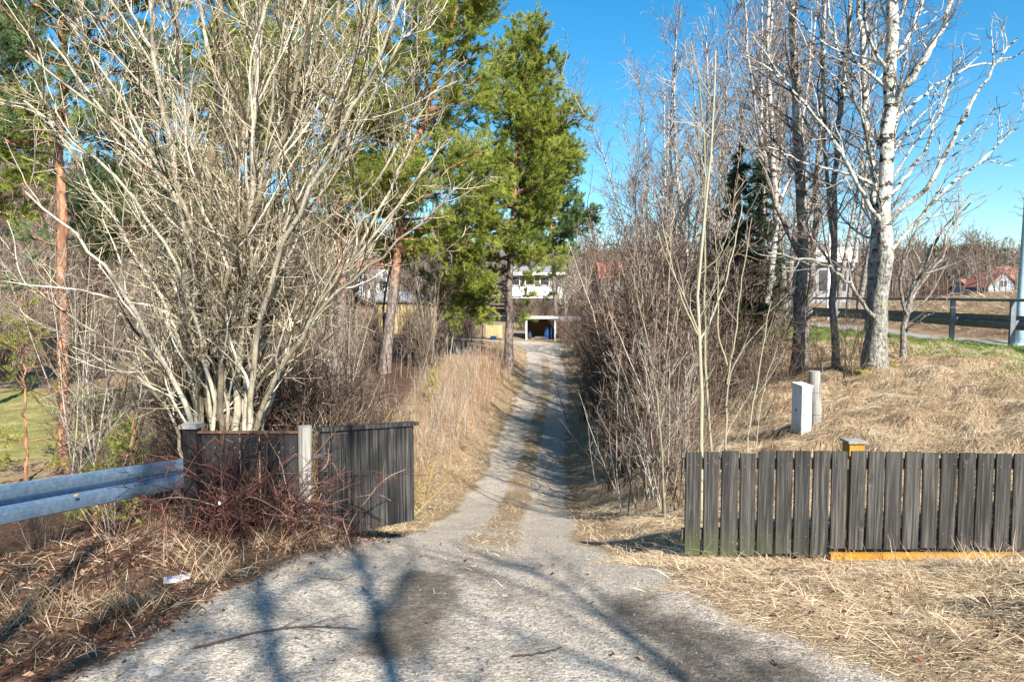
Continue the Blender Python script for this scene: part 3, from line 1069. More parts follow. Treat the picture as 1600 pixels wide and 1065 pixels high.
# ------------------------------------------------------------------ plank fence on the right
def board(g, x, y0, z0, z1, w, th, r, rotz=0, tilt=0.0, mi=0):
    """a plank with worn corners, standing at x (front face at y0)"""
    h = z1 - z0
    b = .006
    prof = [(-w / 2 + b, -th / 2), (w / 2 - b, -th / 2), (w / 2, -th / 2 + b), (w / 2, th / 2), (-w / 2, th / 2), (-w / 2, -th / 2 + b)]
    rows = []
    nz = 6
    for k in range(nz + 1):
        t = k / nz
        bow = .004 * math.sin(PI * t + r * 6) * (r - .5) * 2
        for (a, c) in prof:
            rows.append((x + a + tilt * (t - .5) * h, y0 + c + bow, z0 + h * t))
    v = np.array(rows)
    n = len(prof)
    q = [[k * n + i, k * n + (i + 1) % n, (k + 1) * n + (i + 1) % n, (k + 1) * n + i] for k in range(nz) for i in range(n)]
    tr = []
    for i in range(1, n - 1):
        tr.append([0, i + 1, i])
        tr.append([nz * n, nz * n + i, nz * n + i + 1])
    g.add(v, q, tr, r, mi)


FY = 6.2
fence = thing('plank_fence', (1.6, FY, -.76), 'low fence of dark weathered planks with an ochre bottom rail, right of the driveway', 'fence')
g = Geo()
x = .073
for i in range(26):
    tz = .985 + .022 * math.sin((i + 1) / 17 * PI) + random.uniform(-.008, .008) + (.01 if i > 17 else 0)
    board(g, x, 0, .055 + random.uniform(-.012, .012) + (.0 if i < 8 else .058), tz + .02 + random.uniform(-.008, .008), .146 + random.uniform(-.009, .007), .022, random.random(), tilt=random.uniform(-.009, .009))
    x += .1685 + random.uniform(-.004, .004)
LEN = x
for i in range(26):
    for zz in (.90, .24):
        for dx in (-.04, .04):
            g.box((.073 + i * .1685 + dx, -.0115, zz + random.uniform(-.015, .015)), (.0055, .004, .0055), mi=1)
bp = g.build('board_panel', ['plank', 'capgrey'], fence)
g = Geo()
g.box((LEN / 2 - .02, .040, .90), (LEN, .045, .095), r=.4)
g.box((LEN / 2 - .02, .040, .24), (LEN, .045, .095), r=.6)
g.build('cross_rail', 'brownwood', fence)
g = Geo()
g.box((1.36 + 1.7, .014, .02), (3.4, .05, .085))
g.build('bottom_rail', 'yellow', fence)
for xx, hz in ((1.625, 1.075), (4.0, 1.08)):
    g = Geo()
    g.box((xx, .165, hz / 2 - .2), (.14, .14, hz + .4))
    po = g.build('post', 'yellow', fence)
    g = Geo()
    g.box((xx, .165, hz + .012), (.18, .18, .022), mi=0)
    s2 = .20
    g.add([[xx - .085, .08, hz + .0235], [xx + .085, .08, hz + .0235], [xx + .085, .25, hz + .0235], [xx - .085, .25, hz + .0235], [xx, .165, hz + .04]], None, [[0, 1, 4], [1, 2, 4], [2, 3, 4], [3, 0, 4]])
    g.build('cap', 'capgrey', po)

# ------------------------------------------------------------------ left fence, gate leaf
LY = 6.3
lx0, lx1 = -2.99, -1.97
lf = thing('board_fence', (lx0, LY, -.52), 'short black board fence behind brambles between a capped post and a round grey post', 'fence')
g = Geo()
x = .17
for i in range(5):
    board(g, x, 0, -.10, .93 + random.uniform(-.004, .004), .165, .02, random.random())
    x += .183
for i in range(5):
    for zz in (.8, .25):
        g.box((.17 + i * .183 + .05, -.0115, zz), (.008, .004, .008), mi=1)
        g.box((.17 + i * .183 - .05, -.0115, zz), (.008, .004, .008), mi=1)
g.build('board_panel', ['leftplank', 'capgrey'], lf)
g = Geo()
g.box((.53, .0, .944), (.98, .05, .018))
g.build('top_strip', 'rust', lf)
g = Geo()
g.box((.53, .035, .8), (.96, .04, .08), r=.5)
g.box((.53, .035, .25), (.96, .04, .08), r=.5)
g.build('cross_rail', 'leftplank', lf)
g = Geo()
board(g, 0, .0, -.35, .985, .125, .12, .8)
po = g.build('post', 'leftplank', lf)
g = Geo()
g.box((0, 0, 1.005), (.165, .165, .038))
g.build('cap', 'capgrey', po)
g = Geo()
tt = np.linspace(0, 1, 7)
P_ = np.stack([1.06 + .012 * (tt - 1), np.zeros(7) - .01, -.4 + tt * 1.40], 1)[None]
g.tubes(P_, np.full((1, 7), .064) + .004 * R.standard_normal((1, 7)), 12, [.4], cap=True)
g.build('round_post', 'greypost', lf, smooth=False)

GA = (-1.80, 6.33)
gdir = math.atan2(.76, .83)
gate = thing('gate_leaf', (GA[0], GA[1], -.50), 'open dark stained board gate leaf swung over the driveway edge', 'gate', rz=gdir)
g = Geo()
x = .055
GL = 1.06
i = 0
while x < GL:
    board(g, x, random.uniform(-.002, .002), .0 - .10 - .055 * x, .925 - .075 * x, .098, .02, random.random())
    x += .1045
    i += 1
g.build('board_panel', 'gateplank', gate)
g = Geo()
b = np.array([[-.01, -.035, .925], [GL + .03, -.035, .842], [GL + .03, .06, .842], [-.01, .06, .925], [-.01, -.035, .962], [GL + .03, -.035, .879], [GL + .03, .06, .879], [-.01, .06, .962]])
g.add(b, [[0, 3, 2, 1], [4, 5, 6, 7], [0, 1, 5, 4], [1, 2, 6, 5], [2, 3, 7, 6], [3, 0, 4, 7]], r=.2)
g.build('top_rail', 'gateplank', gate)
g = Geo()
g.box((GL / 2, .032, .72), (GL, .04, .08), r=.3)
g.box((GL / 2, .032, .15), (GL, .04, .08), r=.5)
g.box((.05, .055, .44), (.08, .04, .86), r=.5)
g.build('back_frame', 'gateplank', gate)
for hz in (.2, .7):
    g = Geo()
    g.box((-.03, -.004, hz), (.10, .012, .035))
    g.tubes(np.array([[[-.07, .0, hz - .03], [-.07, 0, hz + .03]]]), np.full((1, 2), .012), 8, [.5], cap=True)
    g.build('hinge', 'cabdark', gate)

# ------------------------------------------------------------------ guard rail on the left
def w_profile(h=.31, depth=.075):
    z = np.array([-.5, -.47, -.36, -.25, -.14, -.04, .04, .14, .25, .36, .47, .5]) * h
    d_ = np.array([.25, .06, .0, .0, .06, .95, .95, .06, .0, .0, .06, .25]) * depth
    return d_, z


def wbeam(g, pts, outward, thick=.004, h=.31, depth=.08):
    """corrugated beam swept along pts; outward = unit xy vector toward the road side"""
    dp, z = w_profile(h, depth)
    n = len(z)
    V = []
    for p in pts:
        for k in range(n):
            V.append([p[0] - outward[0] * dp[k], p[1] - outward[1] * dp[k], p[2] + z[k]])
        for k in range(n):
            V.append([p[0] - outward[0] * (dp[k] + thick), p[1] - outward[1] * (dp[k] + thick), p[2] + z[k]])
    q = []
    for s_ in range(len(pts) - 1):
        a, b_ = s_ * 2 * n, (s_ + 1) * 2 * n
        for k in range(n - 1):
            q.append([a + k, b_ + k, b_ + k + 1, a + k + 1])
            q.append([a + n + k, a + n + k + 1, b_ + n + k + 1, b_ + n + k])
        q.append([a, a + n, b_ + n, b_])
        q.append([a + n - 1, b_ + n - 1, b_ + 2 * n - 1, a + 2 * n - 1])
    e = (len(pts) - 1) * 2 * n
    for k in range(n - 1):
        q.append([k, k + 1, n + k + 1, n + k])
        q.append([e + k, e + n + k, e + n + k + 1, e + k + 1])
    g.add(np.array(V), q)


gr_pts = [at(-760, 905, 2.6), at(-330, 858, 3.6), at(0, 788, 5.1), at(150, 763, 6.0), at(278, 741, 6.9)]
gr_pts = [np.array([-4.75, 1.0, .42])] + [np.array([-4.45, 2.6, .34])] + gr_pts[2:]
gr_pts.append(gr_pts[-1] + (gr_pts[-1] - gr_pts[-2]) * .45)
GP = np.array(gr_pts)
rt = thing('guard_rail', (GP[2][0], GP[2][1], gz(GP[2][0], GP[2][1])), 'galvanised steel crash barrier with corrugated beam ending at the black board fence', 'guard rail')
og = np.array(rt.location)
dd = GP[-1] - GP[0]
outw = np.array([dd[1], -dd[0]]) / np.hypot(dd[0], dd[1])
g = Geo()
sm, _ = lines_to([GP], 14, [0], [0])
wbeam(g, sm[0], outw)
g.build('beam', 'galv', rt, og, smooth=False)
for k in (2, 5):
    c = GP[k] + 0
    c = c + (GP[2] - GP[1]) * (-.42 if k == 2 else -.03)
    g = Geo()
    a = math.atan2(dd[1], dd[0])
    b_ = c - np.r_[outw * .15, 0]
    zb = gz(b_[0], b_[1]) - .3
    zt = c[2] + .12
    g.box((b_[0], b_[1], (zb + zt) / 2), (.10, .05, zt - zb), a)
    g.build('post', 'galv', rt, og)
g = Geo()
c = at(118, 773, 5.72)
g.box(c + np.r_[outw * .004, 0], (.035, .01, .014), math.atan2(dd[1], dd[0]))
g.build('reflector', 'reflector', rt, og)
g = Geo()
wbeam(g, sm[0][7:9] + np.r_[outw * .005, 0], outw)
g.build('splice_plate', 'galv', rt, og)
for i_, dz_ in ((7, .10), (7, -.10), (8, .10), (8, -.10)):
    g = Geo()
    c_ = sm[0][i_] * .8 + sm[0][15 - i_] * .2 + np.r_[outw * .007, dz_ - .005]
    g.tubes(np.array([[c_ - np.r_[outw * .01, 0], c_ + np.r_[outw * .008, 0]]]), np.full((1, 2), .013), 8, [.5], cap=True)
    g.build('bolt', 'darksteel', rt, og)

# ------------------------------------------------------------------ cabinet and short pole on the bank
c = gpt(1253, 674)
cb = thing('cable_cabinet', c, 'pale grey narrow electrical cabinet on the dry grass bank', 'cabinet', rz=rad(9))
cz = c[1] / FPX * 76
g = Geo()
g.box((0, .025, cz * .47 - .05), (.165, .27, cz * .94 + .1))
bo = g.build('cabinet_body', 'cabinet', cb)
bv = bo.modifiers.new('bevel', 'BEVEL')
bv.width = .008
bv.segments = 2
g = Geo()
hz = cz * .94
w_, d_, e_ = .185, .24, .175
g.add([[-w_ / 2, -d_ / 2, hz], [w_ / 2, -d_ / 2, hz], [w_ / 2, e_, hz], [-w_ / 2, e_, hz], [-w_ / 2, -d_ / 2, hz + .03], [w_ / 2, -d_ / 2, hz + .03], [w_ / 2, e_, hz + .05], [-w_ / 2, e_, hz + .05]],
      [[0, 3, 2, 1], [4, 5, 6, 7], [0, 1, 5, 4], [1, 2, 6, 5], [2, 3, 7, 6], [3, 0, 4, 7]])
g.build('lid', 'cabinet', cb)
g = Geo()
g.box((0, -.1115, cz * .46), (.150, .005, cz * .84))
g.build('door', 'cabinet', cb)
for hz in (.38, .76):
    g = Geo()
    g.box((-.045, -.117, cz * hz), (.022, .006, .05))
    g.build('latch', 'capgrey', cb)
g = Geo()
g.box((-.0845, .03, cz * .45), (.005, .03, .03))
g.build('lock', 'cabdark', cb)
c2 = gpt(1276, 664)
wp = thing('wooden_pole', c2, 'short weathered grey round pole beside the electrical cabinet', 'post')
hp = c2[1] / FPX * 86
g = Geo()
tt = np.linspace(0, 1, 7)
g.tubes(np.stack([-.06 * tt, .0 * tt, -.2 + tt * (hp + .2)], 1)[None], (.092 - .008 * tt)[None], 14, [.3], cap=True)
g.build('shaft', 'greypost', wp)
for k in (.22, .62):
    g = Geo()
    a = np.linspace(0, 2 * PI, 19)
    tz = (k * hp + .2) / (hp + .2)
    rr = .095 - .008 * tz
    g.tubes(np.stack([-.06 * tz + rr * np.cos(a), rr * np.sin(a), np.full(19, k * hp) + .01 * np.sin(a)], 1)[None], np.full((1, 19), .003), 4, [.5])
    g.build('wire_loop', 'darksteel', wp)

# ------------------------------------------------------------------ railing along the road on the right
RX = 10.72
rl = thing('roadside_railing', (RX, 14.6, .6), 'grey steel railing with round top rail and dark crash beam along the footpath', 'railing')
ys = np.arange(6.6, 47, 2.0)
yy = np.arange(5.6, 47.1, 1.0)
hz = height(np.full(len(yy), RX), yy)
hz = np.convolve(np.pad(hz, 3, mode='edge'), np.ones(7) / 7, 'valid')
og = np.array(rl.location)
g = Geo()
g.tubes(np.stack([np.full(len(yy), RX), yy, hz + .99], 1)[None], np.full((1, len(yy)), .036), 10, [.5])
g.build('top_rail', 'darksteel', rl, og, smooth=True)
g = Geo()
wbeam(g, np.stack([np.full(len(yy), RX + .21), yy, hz + .50], 1), (1, 0))
g.build('beam', 'darksteel', rl, og)
for y in ys:
    z0 = float(np.interp(y, yy, hz))
    g = Geo()
    for (cx_, sx_, cy_, sy_) in ((RX, .10, 0, .008), (RX - .05, .008, .02, .055), (RX + .05, .008, .02, .055)):
        g.box((cx_, y + cy_, z0 + .36), (sx_, sy_, 1.2))
    g.box((RX + .10, y + .02, z0 + .5), (.10, .04, .12))
    g.build('post', 'darksteel', rl, og)

pl = at(1592, 530, 15.2)
pb = (pl[0] + .0, pl[1], gz(pl[0], pl[1]))
bp_ = thing('blue_pole', pb, 'pale blue round pole behind the railing at the right', 'pole')
g = Geo()
tt = np.linspace(0, 1, 8)
g.tubes(np.stack([.12 * tt, 0 * tt, -.1 + 6.4 * tt], 1)[None], (.10 - .03 * tt)[None], 14, [.5], cap=True)
g.build('shaft', 'bluepole', bp_, smooth=True)
g = Geo()
g.tubes(np.array([[[0, 0, -.02], [0, 0, .05]]]), np.full((1, 2), .15), 14, [.5], cap=True)
g.build('base_flange', 'bluepole', bp_)

wl = at(1293, 492, 29)
lp = thing('lamp_post', (wl[0], wl[1], gz(wl[0], wl[1])), 'slim white lamp post standing across the road behind the birches', 'lamp post')
g = Geo()
g.tubes(np.stack([0 * tt, 0 * tt, -.1 + 5.6 * tt], 1)[None], (.085 - .03 * tt)[None], 10, [.5], cap=True)
g.build('shaft', 'white', lp, smooth=True)
g = Geo()
g.tubes(np.array([[[0, 0, 5.4], [-.25, 0, 5.75], [-.8, 0, 5.85]]]), np.full((1, 3), .03), 8, [.5], cap=True)
g.box((-1.0, 0, 5.83), (.5, .2, .09))
g.build('lamp_head', 'white', lp)


# ------------------------------------------------------------------ bare trees
def hero_tree(name, label, cat, lines, r0, r1, K, specs, mt, mc, n_trunk_levels=0, sides=10, ground=None, foot=None, group=None, jit=.02):
    W_ = [[at(*q) for q in ln] for ln in lines]
    base = W_[0][0].copy()
    zz = gz(base[0], base[1])
    if ground is not False:
        for ln in W_:
            if abs(ln[0][2] - base[2]) < .4 and np.hypot(*(ln[0][:2] - base[:2])) < 1.0:
                ln[0][2] = gz(ln[0][0], ln[0][1]) - .12
    base[2] = gz(base[0], base[1])
    root = thing(name, base, label, cat, group)
    gt, gc = Geo(), Geo()
    P_, rd = lines_to(W_, K, r0, r1, jit)
    if foot:
        t = np.linspace(0, 1, K + 1)
        for i in range(len(W_)):
            if abs(W_[i][0][2] - base[2]) < .5:
                rd[i] *= 1 + foot * np.exp(-t * 22)
    gt.tubes(P_, rd, sides, np.clip(.5 + .15 * R.standard_normal(len(P_)), 0, 1))
    gl = [gt if k < n_trunk_levels else gc for k in range(len(specs))]
    levels(gl, P_, rd, specs)
    return root, finish_tree(root, gt, gc, mt, mc, base)


# the big many-stemmed sallow behind the black fence
SL = [
    [(330, 800, 9.3), (300, 640, 9.1), (240, 540, 8.9), (180, 430, 8.8), (120, 370, 8.8), (40, 300, 8.7)],
    [(335, 800, 9.5), (310, 620, 9.5), (290, 480, 9.5), (285, 330, 9.4), (250, 150, 9.2), (230, -60, 9.0)],
    [(340, 800, 9.6), (325, 600, 9.6), (315, 400, 9.7), (330, 250, 9.8), (345, 100, 9.9), (350, -90, 9.9)],
    [(348, 800, 9.5), (350, 620, 9.4), (335, 480, 9.3), (300, 330, 9.0), (230, 230, 8.8), (150, 170, 8.6), (40, 80, 8.4)],
    [(360, 800, 9.5), (365, 620, 9.4), (385, 480, 9.3), (395, 330, 9.2), (400, 150, 9.0), (420, -80, 8.8)],
    [(370, 800, 9.6), (380, 600, 9.7), (420, 450, 9.8), (450, 330, 9.9), (470, 200, 10), (520, 50, 10.2), (545, -60, 10.3)],
    [(375, 800, 9.4), (400, 650, 9.3), (440, 570, 9.1), (490, 490, 9.0), (545, 440, 8.9), (620, 385, 8.7), (700, 310, 8.5)],
    [(378, 800, 9.7), (410, 630, 9.9), (470, 530, 10), (520, 440, 10.2), (590, 340, 10.4), (650, 210, 10.6)],
    [(365, 800, 9.7), (375, 560, 9.9), (430, 400, 10.2), (520, 280, 10.4), (600, 190, 10.6), (665, 90, 10.8)],
    [(342, 800, 9.7), (330, 560, 9.9), (300, 420, 10.1), (255, 320, 10.2), (170, 180, 10.4), (120, 30, 10.5)],
    [(360, 800, 9.8), (355, 600, 10), (365, 420, 10.2), (370, 250, 10.2), (320, 60, 10.3), (300, -70, 10.4)],
    [(350, 800, 9.4), (345, 560, 9.2), (350, 430, 9.1), (430, 260, 9.0), (480, 60, 8.9), (500, -80, 8.8)],
    [(372, 800, 9.3), (385, 640, 9.1), (405, 500, 9.0), (440, 380, 8.8), (520, 230, 8.6), (610, 60, 8.5), (640, -60, 8.4)],
    [(326, 800, 9.5), (280, 660, 9.4), (215, 580, 9.2), (150, 520, 9.1), (60, 450, 9.0), (-30, 420, 9.0)],
    [(380, 800, 9.3), (430, 690, 9.0), (490, 620, 8.8), (560, 560, 8.6), (640, 520, 8.5), (720, 500, 8.5)],
    [(355, 800, 9.9), (340, 600, 10.1), (345, 420, 10.2), (375, 250, 10.5), (400, 90, 10.8), (405, -80, 11)],
]
SR0 = [.075, .10, .11, .085, .095, .10, .075, .075, .075, .08, .08, .075, .07, .045, .05, .07]
SR1 = [.014, .03, .035, .016, .03, .026, .014, .018, .016, .016, .026, .026, .022, .010, .012, .026]
for k_ in range(15):
    a_, b_ = [(0, 9), (9, 3), (1, 2), (10, 1), (4, 11), (5, 12), (12, 8), (8, 7), (6, 7), (3, 1), (2, 4), (11, 5), (0, 3), (7, 6), (5, 8)][k_]
    w_ = random.uniform(.35, .65)
    ln = []
    for t_ in np.linspace(0, 1, 6):
        q1 = [np.interp(t_ * (len(SL[a_]) - 1), range(len(SL[a_])), [p_[c_] for p_ in SL[a_]]) for c_ in range(3)]
        q2 = [np.interp(t_ * (len(SL[b_]) - 1), range(len(SL[b_])), [p_[c_] for p_ in SL[b_]]) for c_ in range(3)]
        q = [q1[c_] * w_ + q2[c_] * (1 - w_) for c_ in range(3)]
        ln.append((q[0] + random.uniform(-9, 9) * (t_ > 0), q[1], q[2] + random.uniform(-.5, .5) * t_))
    SL.append(ln)
    SR0.append(random.uniform(.035, .06))
    SR1.append(random.uniform(.012, .02))
SL = [[(355 + (q[0] - 355) * 1.75 if i_ == 0 else q[0], q[1], 9.55 + (q[2] - 9.55) * 2.2 if i_ == 0 else q[2]) for i_, q in enumerate(ln)] for k_, ln in enumerate(SL) if k_ not in (14,)]
SR0 = [r_ * .66 for k_, r_ in enumerate(SR0) if k_ not in (14,)]
SR1 = [r_ * .8 for k_, r_ in enumerate(SR1) if k_ not in (14,)]
hero_tree('sallow_tree', 'large many-stemmed leafless grey-beige tree fanning out behind the black board fence', 'tree', SL, SR0, SR1, 22,
          [dict(per_m=2.6, t0=.26, ang=(14, 50), lf=(.10, .38), lt=.4, rr=.55, rmin=.0085, K=8, sides=6, wob=.13, up=.09),
           dict(per_m=3.9, t0=.12, ang=(20, 60), lf=(.24, .68), lt=.4, rr=.6, rmin=.0052, K=6, sides=4, wob=.16, up=.055, lmin=.22),
           dict(per_m=5.6, t0=.15, ang=(25, 70), lf=(.3, .7), lt=.4, rr=.7, rmin=.0037, K=4, sides=3, wob=.17, up=.04, lmin=.15, nmax=70000),
           dict(per_m=5.6, t0=.2, ang=(30, 70), lf=(.3, .65), lt=.3, rr=.7, rmin=.0030, K=3, sides=3, wob=.15, up=.03, lmin=.14, nmax=90000)],
          'sallowbark', 'sallow', 1)

# the big aspen on the bank
AL = [
    [(1370, 588, 13), (1374, 500, 13), (1380, 400, 13), (1381, 300, 13), (1388, 180, 13), (1393, 60, 12.9), (1400, -80, 12.8), (1402, -200, 12.7)],
    [(1356, 588, 13.2), (1360, 490, 13.3), (1366, 400, 13.3), (1370, 300, 13.4), (1352, 180, 13.8), (1345, 40, 14), (1340, -80, 14)],
    [(1384, 345, 13), (1412, 322, 12.8), (1450, 295, 12.6), (1495, 210, 12.4), (1540, 120, 12.2), (1590, 60, 12)],
    [(1390, 165, 12.9), (1425, 125, 12.7), (1470, 50, 12.5), (1500, -40, 12.4)],
    [(1392, 100, 12.9), (1425, 50, 13.2), (1450, -30, 13.4), (1470, -90, 13.5)],
    [(1378, 350, 13), (1345, 300, 12.8), (1300, 215, 12.5), (1235, 135, 12.3), (1190, 100, 12.2)],
    [(1366, 500, 13), (1330, 445, 12.7), (1285, 410, 12.4), (1200, 395, 12.2)],
    [(1382, 395, 13), (1425, 355, 13.2), (1470, 300, 13.3), (1540, 245, 13.5), (1590, 200, 13.6)],
    [(1386, 250, 13), (1350, 190, 13.3), (1310, 90, 13.4), (1290, -20, 13.4)],
    [(1390, 200, 13), (1440, 150, 13), (1500, 110, 13), (1580, 90, 13)],
    [(1380, 300, 13), (1330, 270, 13), (1270, 260, 13.2), (1200, 230, 13.3)],
    [(1386, 310, 12.9), (1440, 250, 12.7), (1475, 160, 12.6), (1500, 90, 12.4)],
]
hero_tree('aspen_tree', 'largest pale barked leafless tree, two fused trunks on the grass bank near the railing', 'tree', AL,
          [.155, .09, .05, .055, .038, .042, .038, .042, .038, .032, .032, .036], [.08, .04, .016, .03, .02, .014, .012, .014, .016, .012, .012, .014], 20,
          [dict(per_m=3.0, t0=.25, ang=(25, 60), lf=(.12, .42), lt=.3, rr=.42, rmin=.010, K=8, sides=5, wob=.13, up=.07),
           dict(per_m=4.4, t0=.12, ang=(25, 65), lf=(.25, .55), lt=.4, rr=.6, rmin=.0075, K=6, sides=4, wob=.14, up=.06, lmin=.25),
           dict(per_m=5.5, t0=.1, ang=(30, 70), lf=(.25, .6), lt=.3, rr=.7, rmin=.0055, K=4, sides=3, wob=.15, up=.05, lmin=.15, nmax=24000)],
          'aspen', 'greytwig', 1, 14, foot=.55)

SP_M = [dict(per_m=3.6, t0=.2, ang=(25, 60), lf=(.10, .30), lt=.45, rr=.4, rmin=.011, K=7, sides=4, wob=.12, up=.08),
        dict(per_m=4.6, t0=.12, ang=(25, 65), lf=(.28, .6), lt=.4, rr=.6, rmin=.0080, K=5, sides=3, wob=.14, up=.05, lmin=.2),
        dict(per_m=5.0, t0=.1, ang=(30, 70), lf=(.3, .6), lt=.3, rr=.7, rmin=.006, K=3, sides=3, wob=.15, up=.04, lmin=.15, nmax=12000)]
hero_tree('birch_tree', 'tall leafless tree with dark lower trunk left of the biggest aspen', 'tree',
          [[(1246, 560, 15), (1252, 450, 15), (1256, 350, 15), (1246, 200, 15), (1240, 60, 15), (1232, -120, 15)],
           [(1256, 560, 15.4), (1268, 420, 15.5), (1280, 250, 15.6), (1287, 80, 15.7), (1292, -90, 15.8)],
           [(1250, 400, 15), (1215, 330, 14.8), (1190, 230, 14.7), (1170, 100, 14.6), (1160, -20, 14.6)]],
          [.14, .075, .055], [.065, .042, .016], 18, SP_M, 'darkbirch', 'birchtwig', 0, 10, foot=.4)
hero_tree('birch_tree', 'slender leafless tree between the dark trunked birch and the biggest aspen', 'tree',
          [[(1306, 574, 14), (1304, 480, 14), (1300, 350, 14), (1311, 200, 14), (1325, 60, 14), (1330, -100, 14)],
           [(1302, 400, 14), (1290, 260, 14.2), (1285, 120, 14.3), (1288, -40, 14.4)]],
          [.075, .045], [.032, .02], 18, SP_M, 'darkbirch', 'birchtwig', 0, 8, foot=.3)
hero_tree('leaning_tree', 'small leafless tree leaning right beside the biggest aspen near the footpath', 'tree',
          [[(1409, 556, 13.6), (1412, 510, 13.6), (1422, 465, 13.6), (1442, 410, 13.6), (1475, 360, 13.5), (1520, 300, 13.4)],
           [(1414, 500, 13.6), (1435, 450, 13.7), (1470, 405, 13.8), (1500, 350, 13.9)],
           [(1416, 490, 13.6), (1405, 430, 13.4), (1425, 370, 13.3), (1470, 290, 13.2)],
           [(1424, 460, 13.6), (1470, 390, 13.3), (1500, 330, 13.2), (1530, 310, 13.1)],
           [(1413, 520, 13.6), (1440, 500, 13.3), (1465, 480, 13.1), (1490, 455, 13)]],
          [.07, .035, .035, .035, .02], [.012, .01, .01, .01, .006], 14,
          [dict(per_m=4.5, t0=.2, ang=(15, 45), lf=(.2, .5), lt=.4, rr=.5, rmin=.007, K=6, sides=4, wob=.1, up=.06),
           dict(per_m=5.0, t0=.12, ang=(20, 50), lf=(.25, .6), lt=.4, rr=.6, rmin=.0055, K=4, sides=3, wob=.12, up=.05, lmin=.15, nmax=3000)],
          'birch', 'pale', 0, 8)
hero_tree('birch_tree', 'white barked leafless birch with curved stem standing behind the tall olive saplings', 'tree',
          [[(1180, 555, 19), (1196, 470, 19), (1214, 380, 19), (1212, 280, 19), (1203, 150, 19), (1198, -60, 19)],
           [(1208, 350, 19), (1240, 260, 19.3), (1262, 140, 19.5), (1270, 0, 19.6)]],
          [.10, .05], [.04, .016], 18, SP_M, 'birch', 'birchtwig', 0, 8)

# olive saplings right behind the fence end
SAP = [('pair of tall pale olive sapling stems behind the left end of the plank fence',
        [[(1098, 745, 8.2), (1095, 600, 8.2), (1092, 500, 8.2), (1090, 410, 8.2), (1106, 300, 8.2), (1115, 200, 8.2), (1118, 80, 8.2)],
         [(1120, 745, 8.3), (1104, 620, 8.4), (1100, 500, 8.5), (1101, 380, 8.5), (1104, 250, 8.5), (1092, 120, 8.5)],
         [(1092, 525, 8.2), (1070, 480, 8.1), (1050, 420, 8.0), (1035, 350, 8.0)],
         [(1094, 530, 8.2), (1120, 480, 8.2), (1145, 400, 8.2), (1160, 320, 8.2)],
         [(1092, 430, 8.2), (1125, 400, 8.1), (1145, 340, 8.0)]],
        [.029, .022, .012, .014, .009], [.010, .008, .004, .005, .004]),
       ('forked pale olive sapling behind the third and fourth planks of the fence',
        [[(1133, 745, 7.9), (1135, 640, 7.9), (1137, 570, 7.9), (1165, 540, 7.8), (1200, 500, 7.7)],
         [(1136, 570, 7.9), (1120, 520, 8), (1122, 450, 8.1), (1118, 380, 8.2)],
         [(1136, 600, 7.9), (1150, 520, 7.9), (1160, 430, 7.9), (1175, 340, 7.9)]],
        [.020, .012, .012], [.005, .004, .004]),
       ('thin whip sapling with reddish tip by the fourth fence plank',
        [[(1160, 745, 7.6), (1172, 650, 7.6), (1190, 560, 7.6), (1205, 470, 7.6)], [(1165, 700, 7.6), (1190, 620, 7.5), (1215, 540, 7.5)]],
        [.013, .008], [.004, .003]),
       ('slim leaning sapling left of the fence end above the driveway bank',
        [[(1040, 770, 8.8), (1030, 640, 8.8), (1010, 520, 8.8), (985, 420, 8.8)], [(1032, 660, 8.8), (1055, 560, 8.8), (1060, 450, 8.8)]],
        [.018, .01], [.004, .004])]
for lb, ln, r0, r1 in SAP:
    hero_tree('sapling', lb, 'sapling', ln, r0, r1, 14,
              [dict(per_m=1.8, t0=.3, ang=(25, 50), lf=(.12, .35), lt=.4, rr=.6, rmin=.0045, K=5, sides=4, wob=.07, up=.07),
               dict(per_m=2.2, t0=.2, ang=(25, 55), lf=(.2, .5), lt=.3, rr=.7, rmin=.0035, K=3, sides=3, wob=.1, up=.05, lmin=.1)],
              'olive', 'pale', 1, 7, jit=.006)


# prototypes that get copied -----------------------------------------
def bare_proto(name, cat, h, r, nst, specs, mt, mc, spread=.05, K=14, sides=6, lean=.1, ntl=0, wob=.03, rtip=.15):
    root = thing(name, (0, 0, 0), None, cat)
    gt, gc = Geo(), Geo()
    st = np.c_[spread * R.standard_normal((nst, 2)), np.full(nst, -.1)]
    d = np.c_[lean * R.standard_normal((nst, 2)), np.ones(nst)]
    P_, rd = grow(st, d, h * R.uniform(.65, 1.0, nst), r * R.uniform(.6, 1.0, nst), np.full(nst, r * rtip), K, wob, .02)
    gt.tubes(P_, rd, sides, R.random(nst))
    levels([gt if k < ntl else gc for k in range(len(specs))], P_, rd, specs)
    kids = finish_tree(root, gt, gc, mt, mc, (0, 0, 0))
    return root, kids


SPB = [dict(per_m=4.2, t0=.15, ang=(25, 55), lf=(.10, .24), lt=.45, rr=.4, rmin=.012, K=7, sides=4, wob=.11, up=.06),
       dict(per_m=4.0, t0=.15, ang=(25, 60), lf=(.3, .65), lt=.4, rr=.6, rmin=.0085, K=4, sides=3, wob=.13, up=.04, lmin=.25),
       dict(per_m=4.2, t0=.1, ang=(30, 65), lf=(.35, .65), lt=.3, rr=.7, rmin=.006, K=3, sides=3, wob=.14, up=.02, lmin=.2, nmax=10000)]
birches = [bare_proto('birch_tree', 'tree', h, .12, n, SPB, 'birch', 'birchtwig', .12, 16, 8, .05, 0, .035) for h, n in ((18.5, 1), (17, 2), (16.5, 1))] + [bare_proto('birch_tree', 'tree', h, .07, n, SPB, 'birch', 'birchtwig', .2, 16, 7, .06, 0, .04) for h, n in ((15.5, 1), (14.5, 2))]
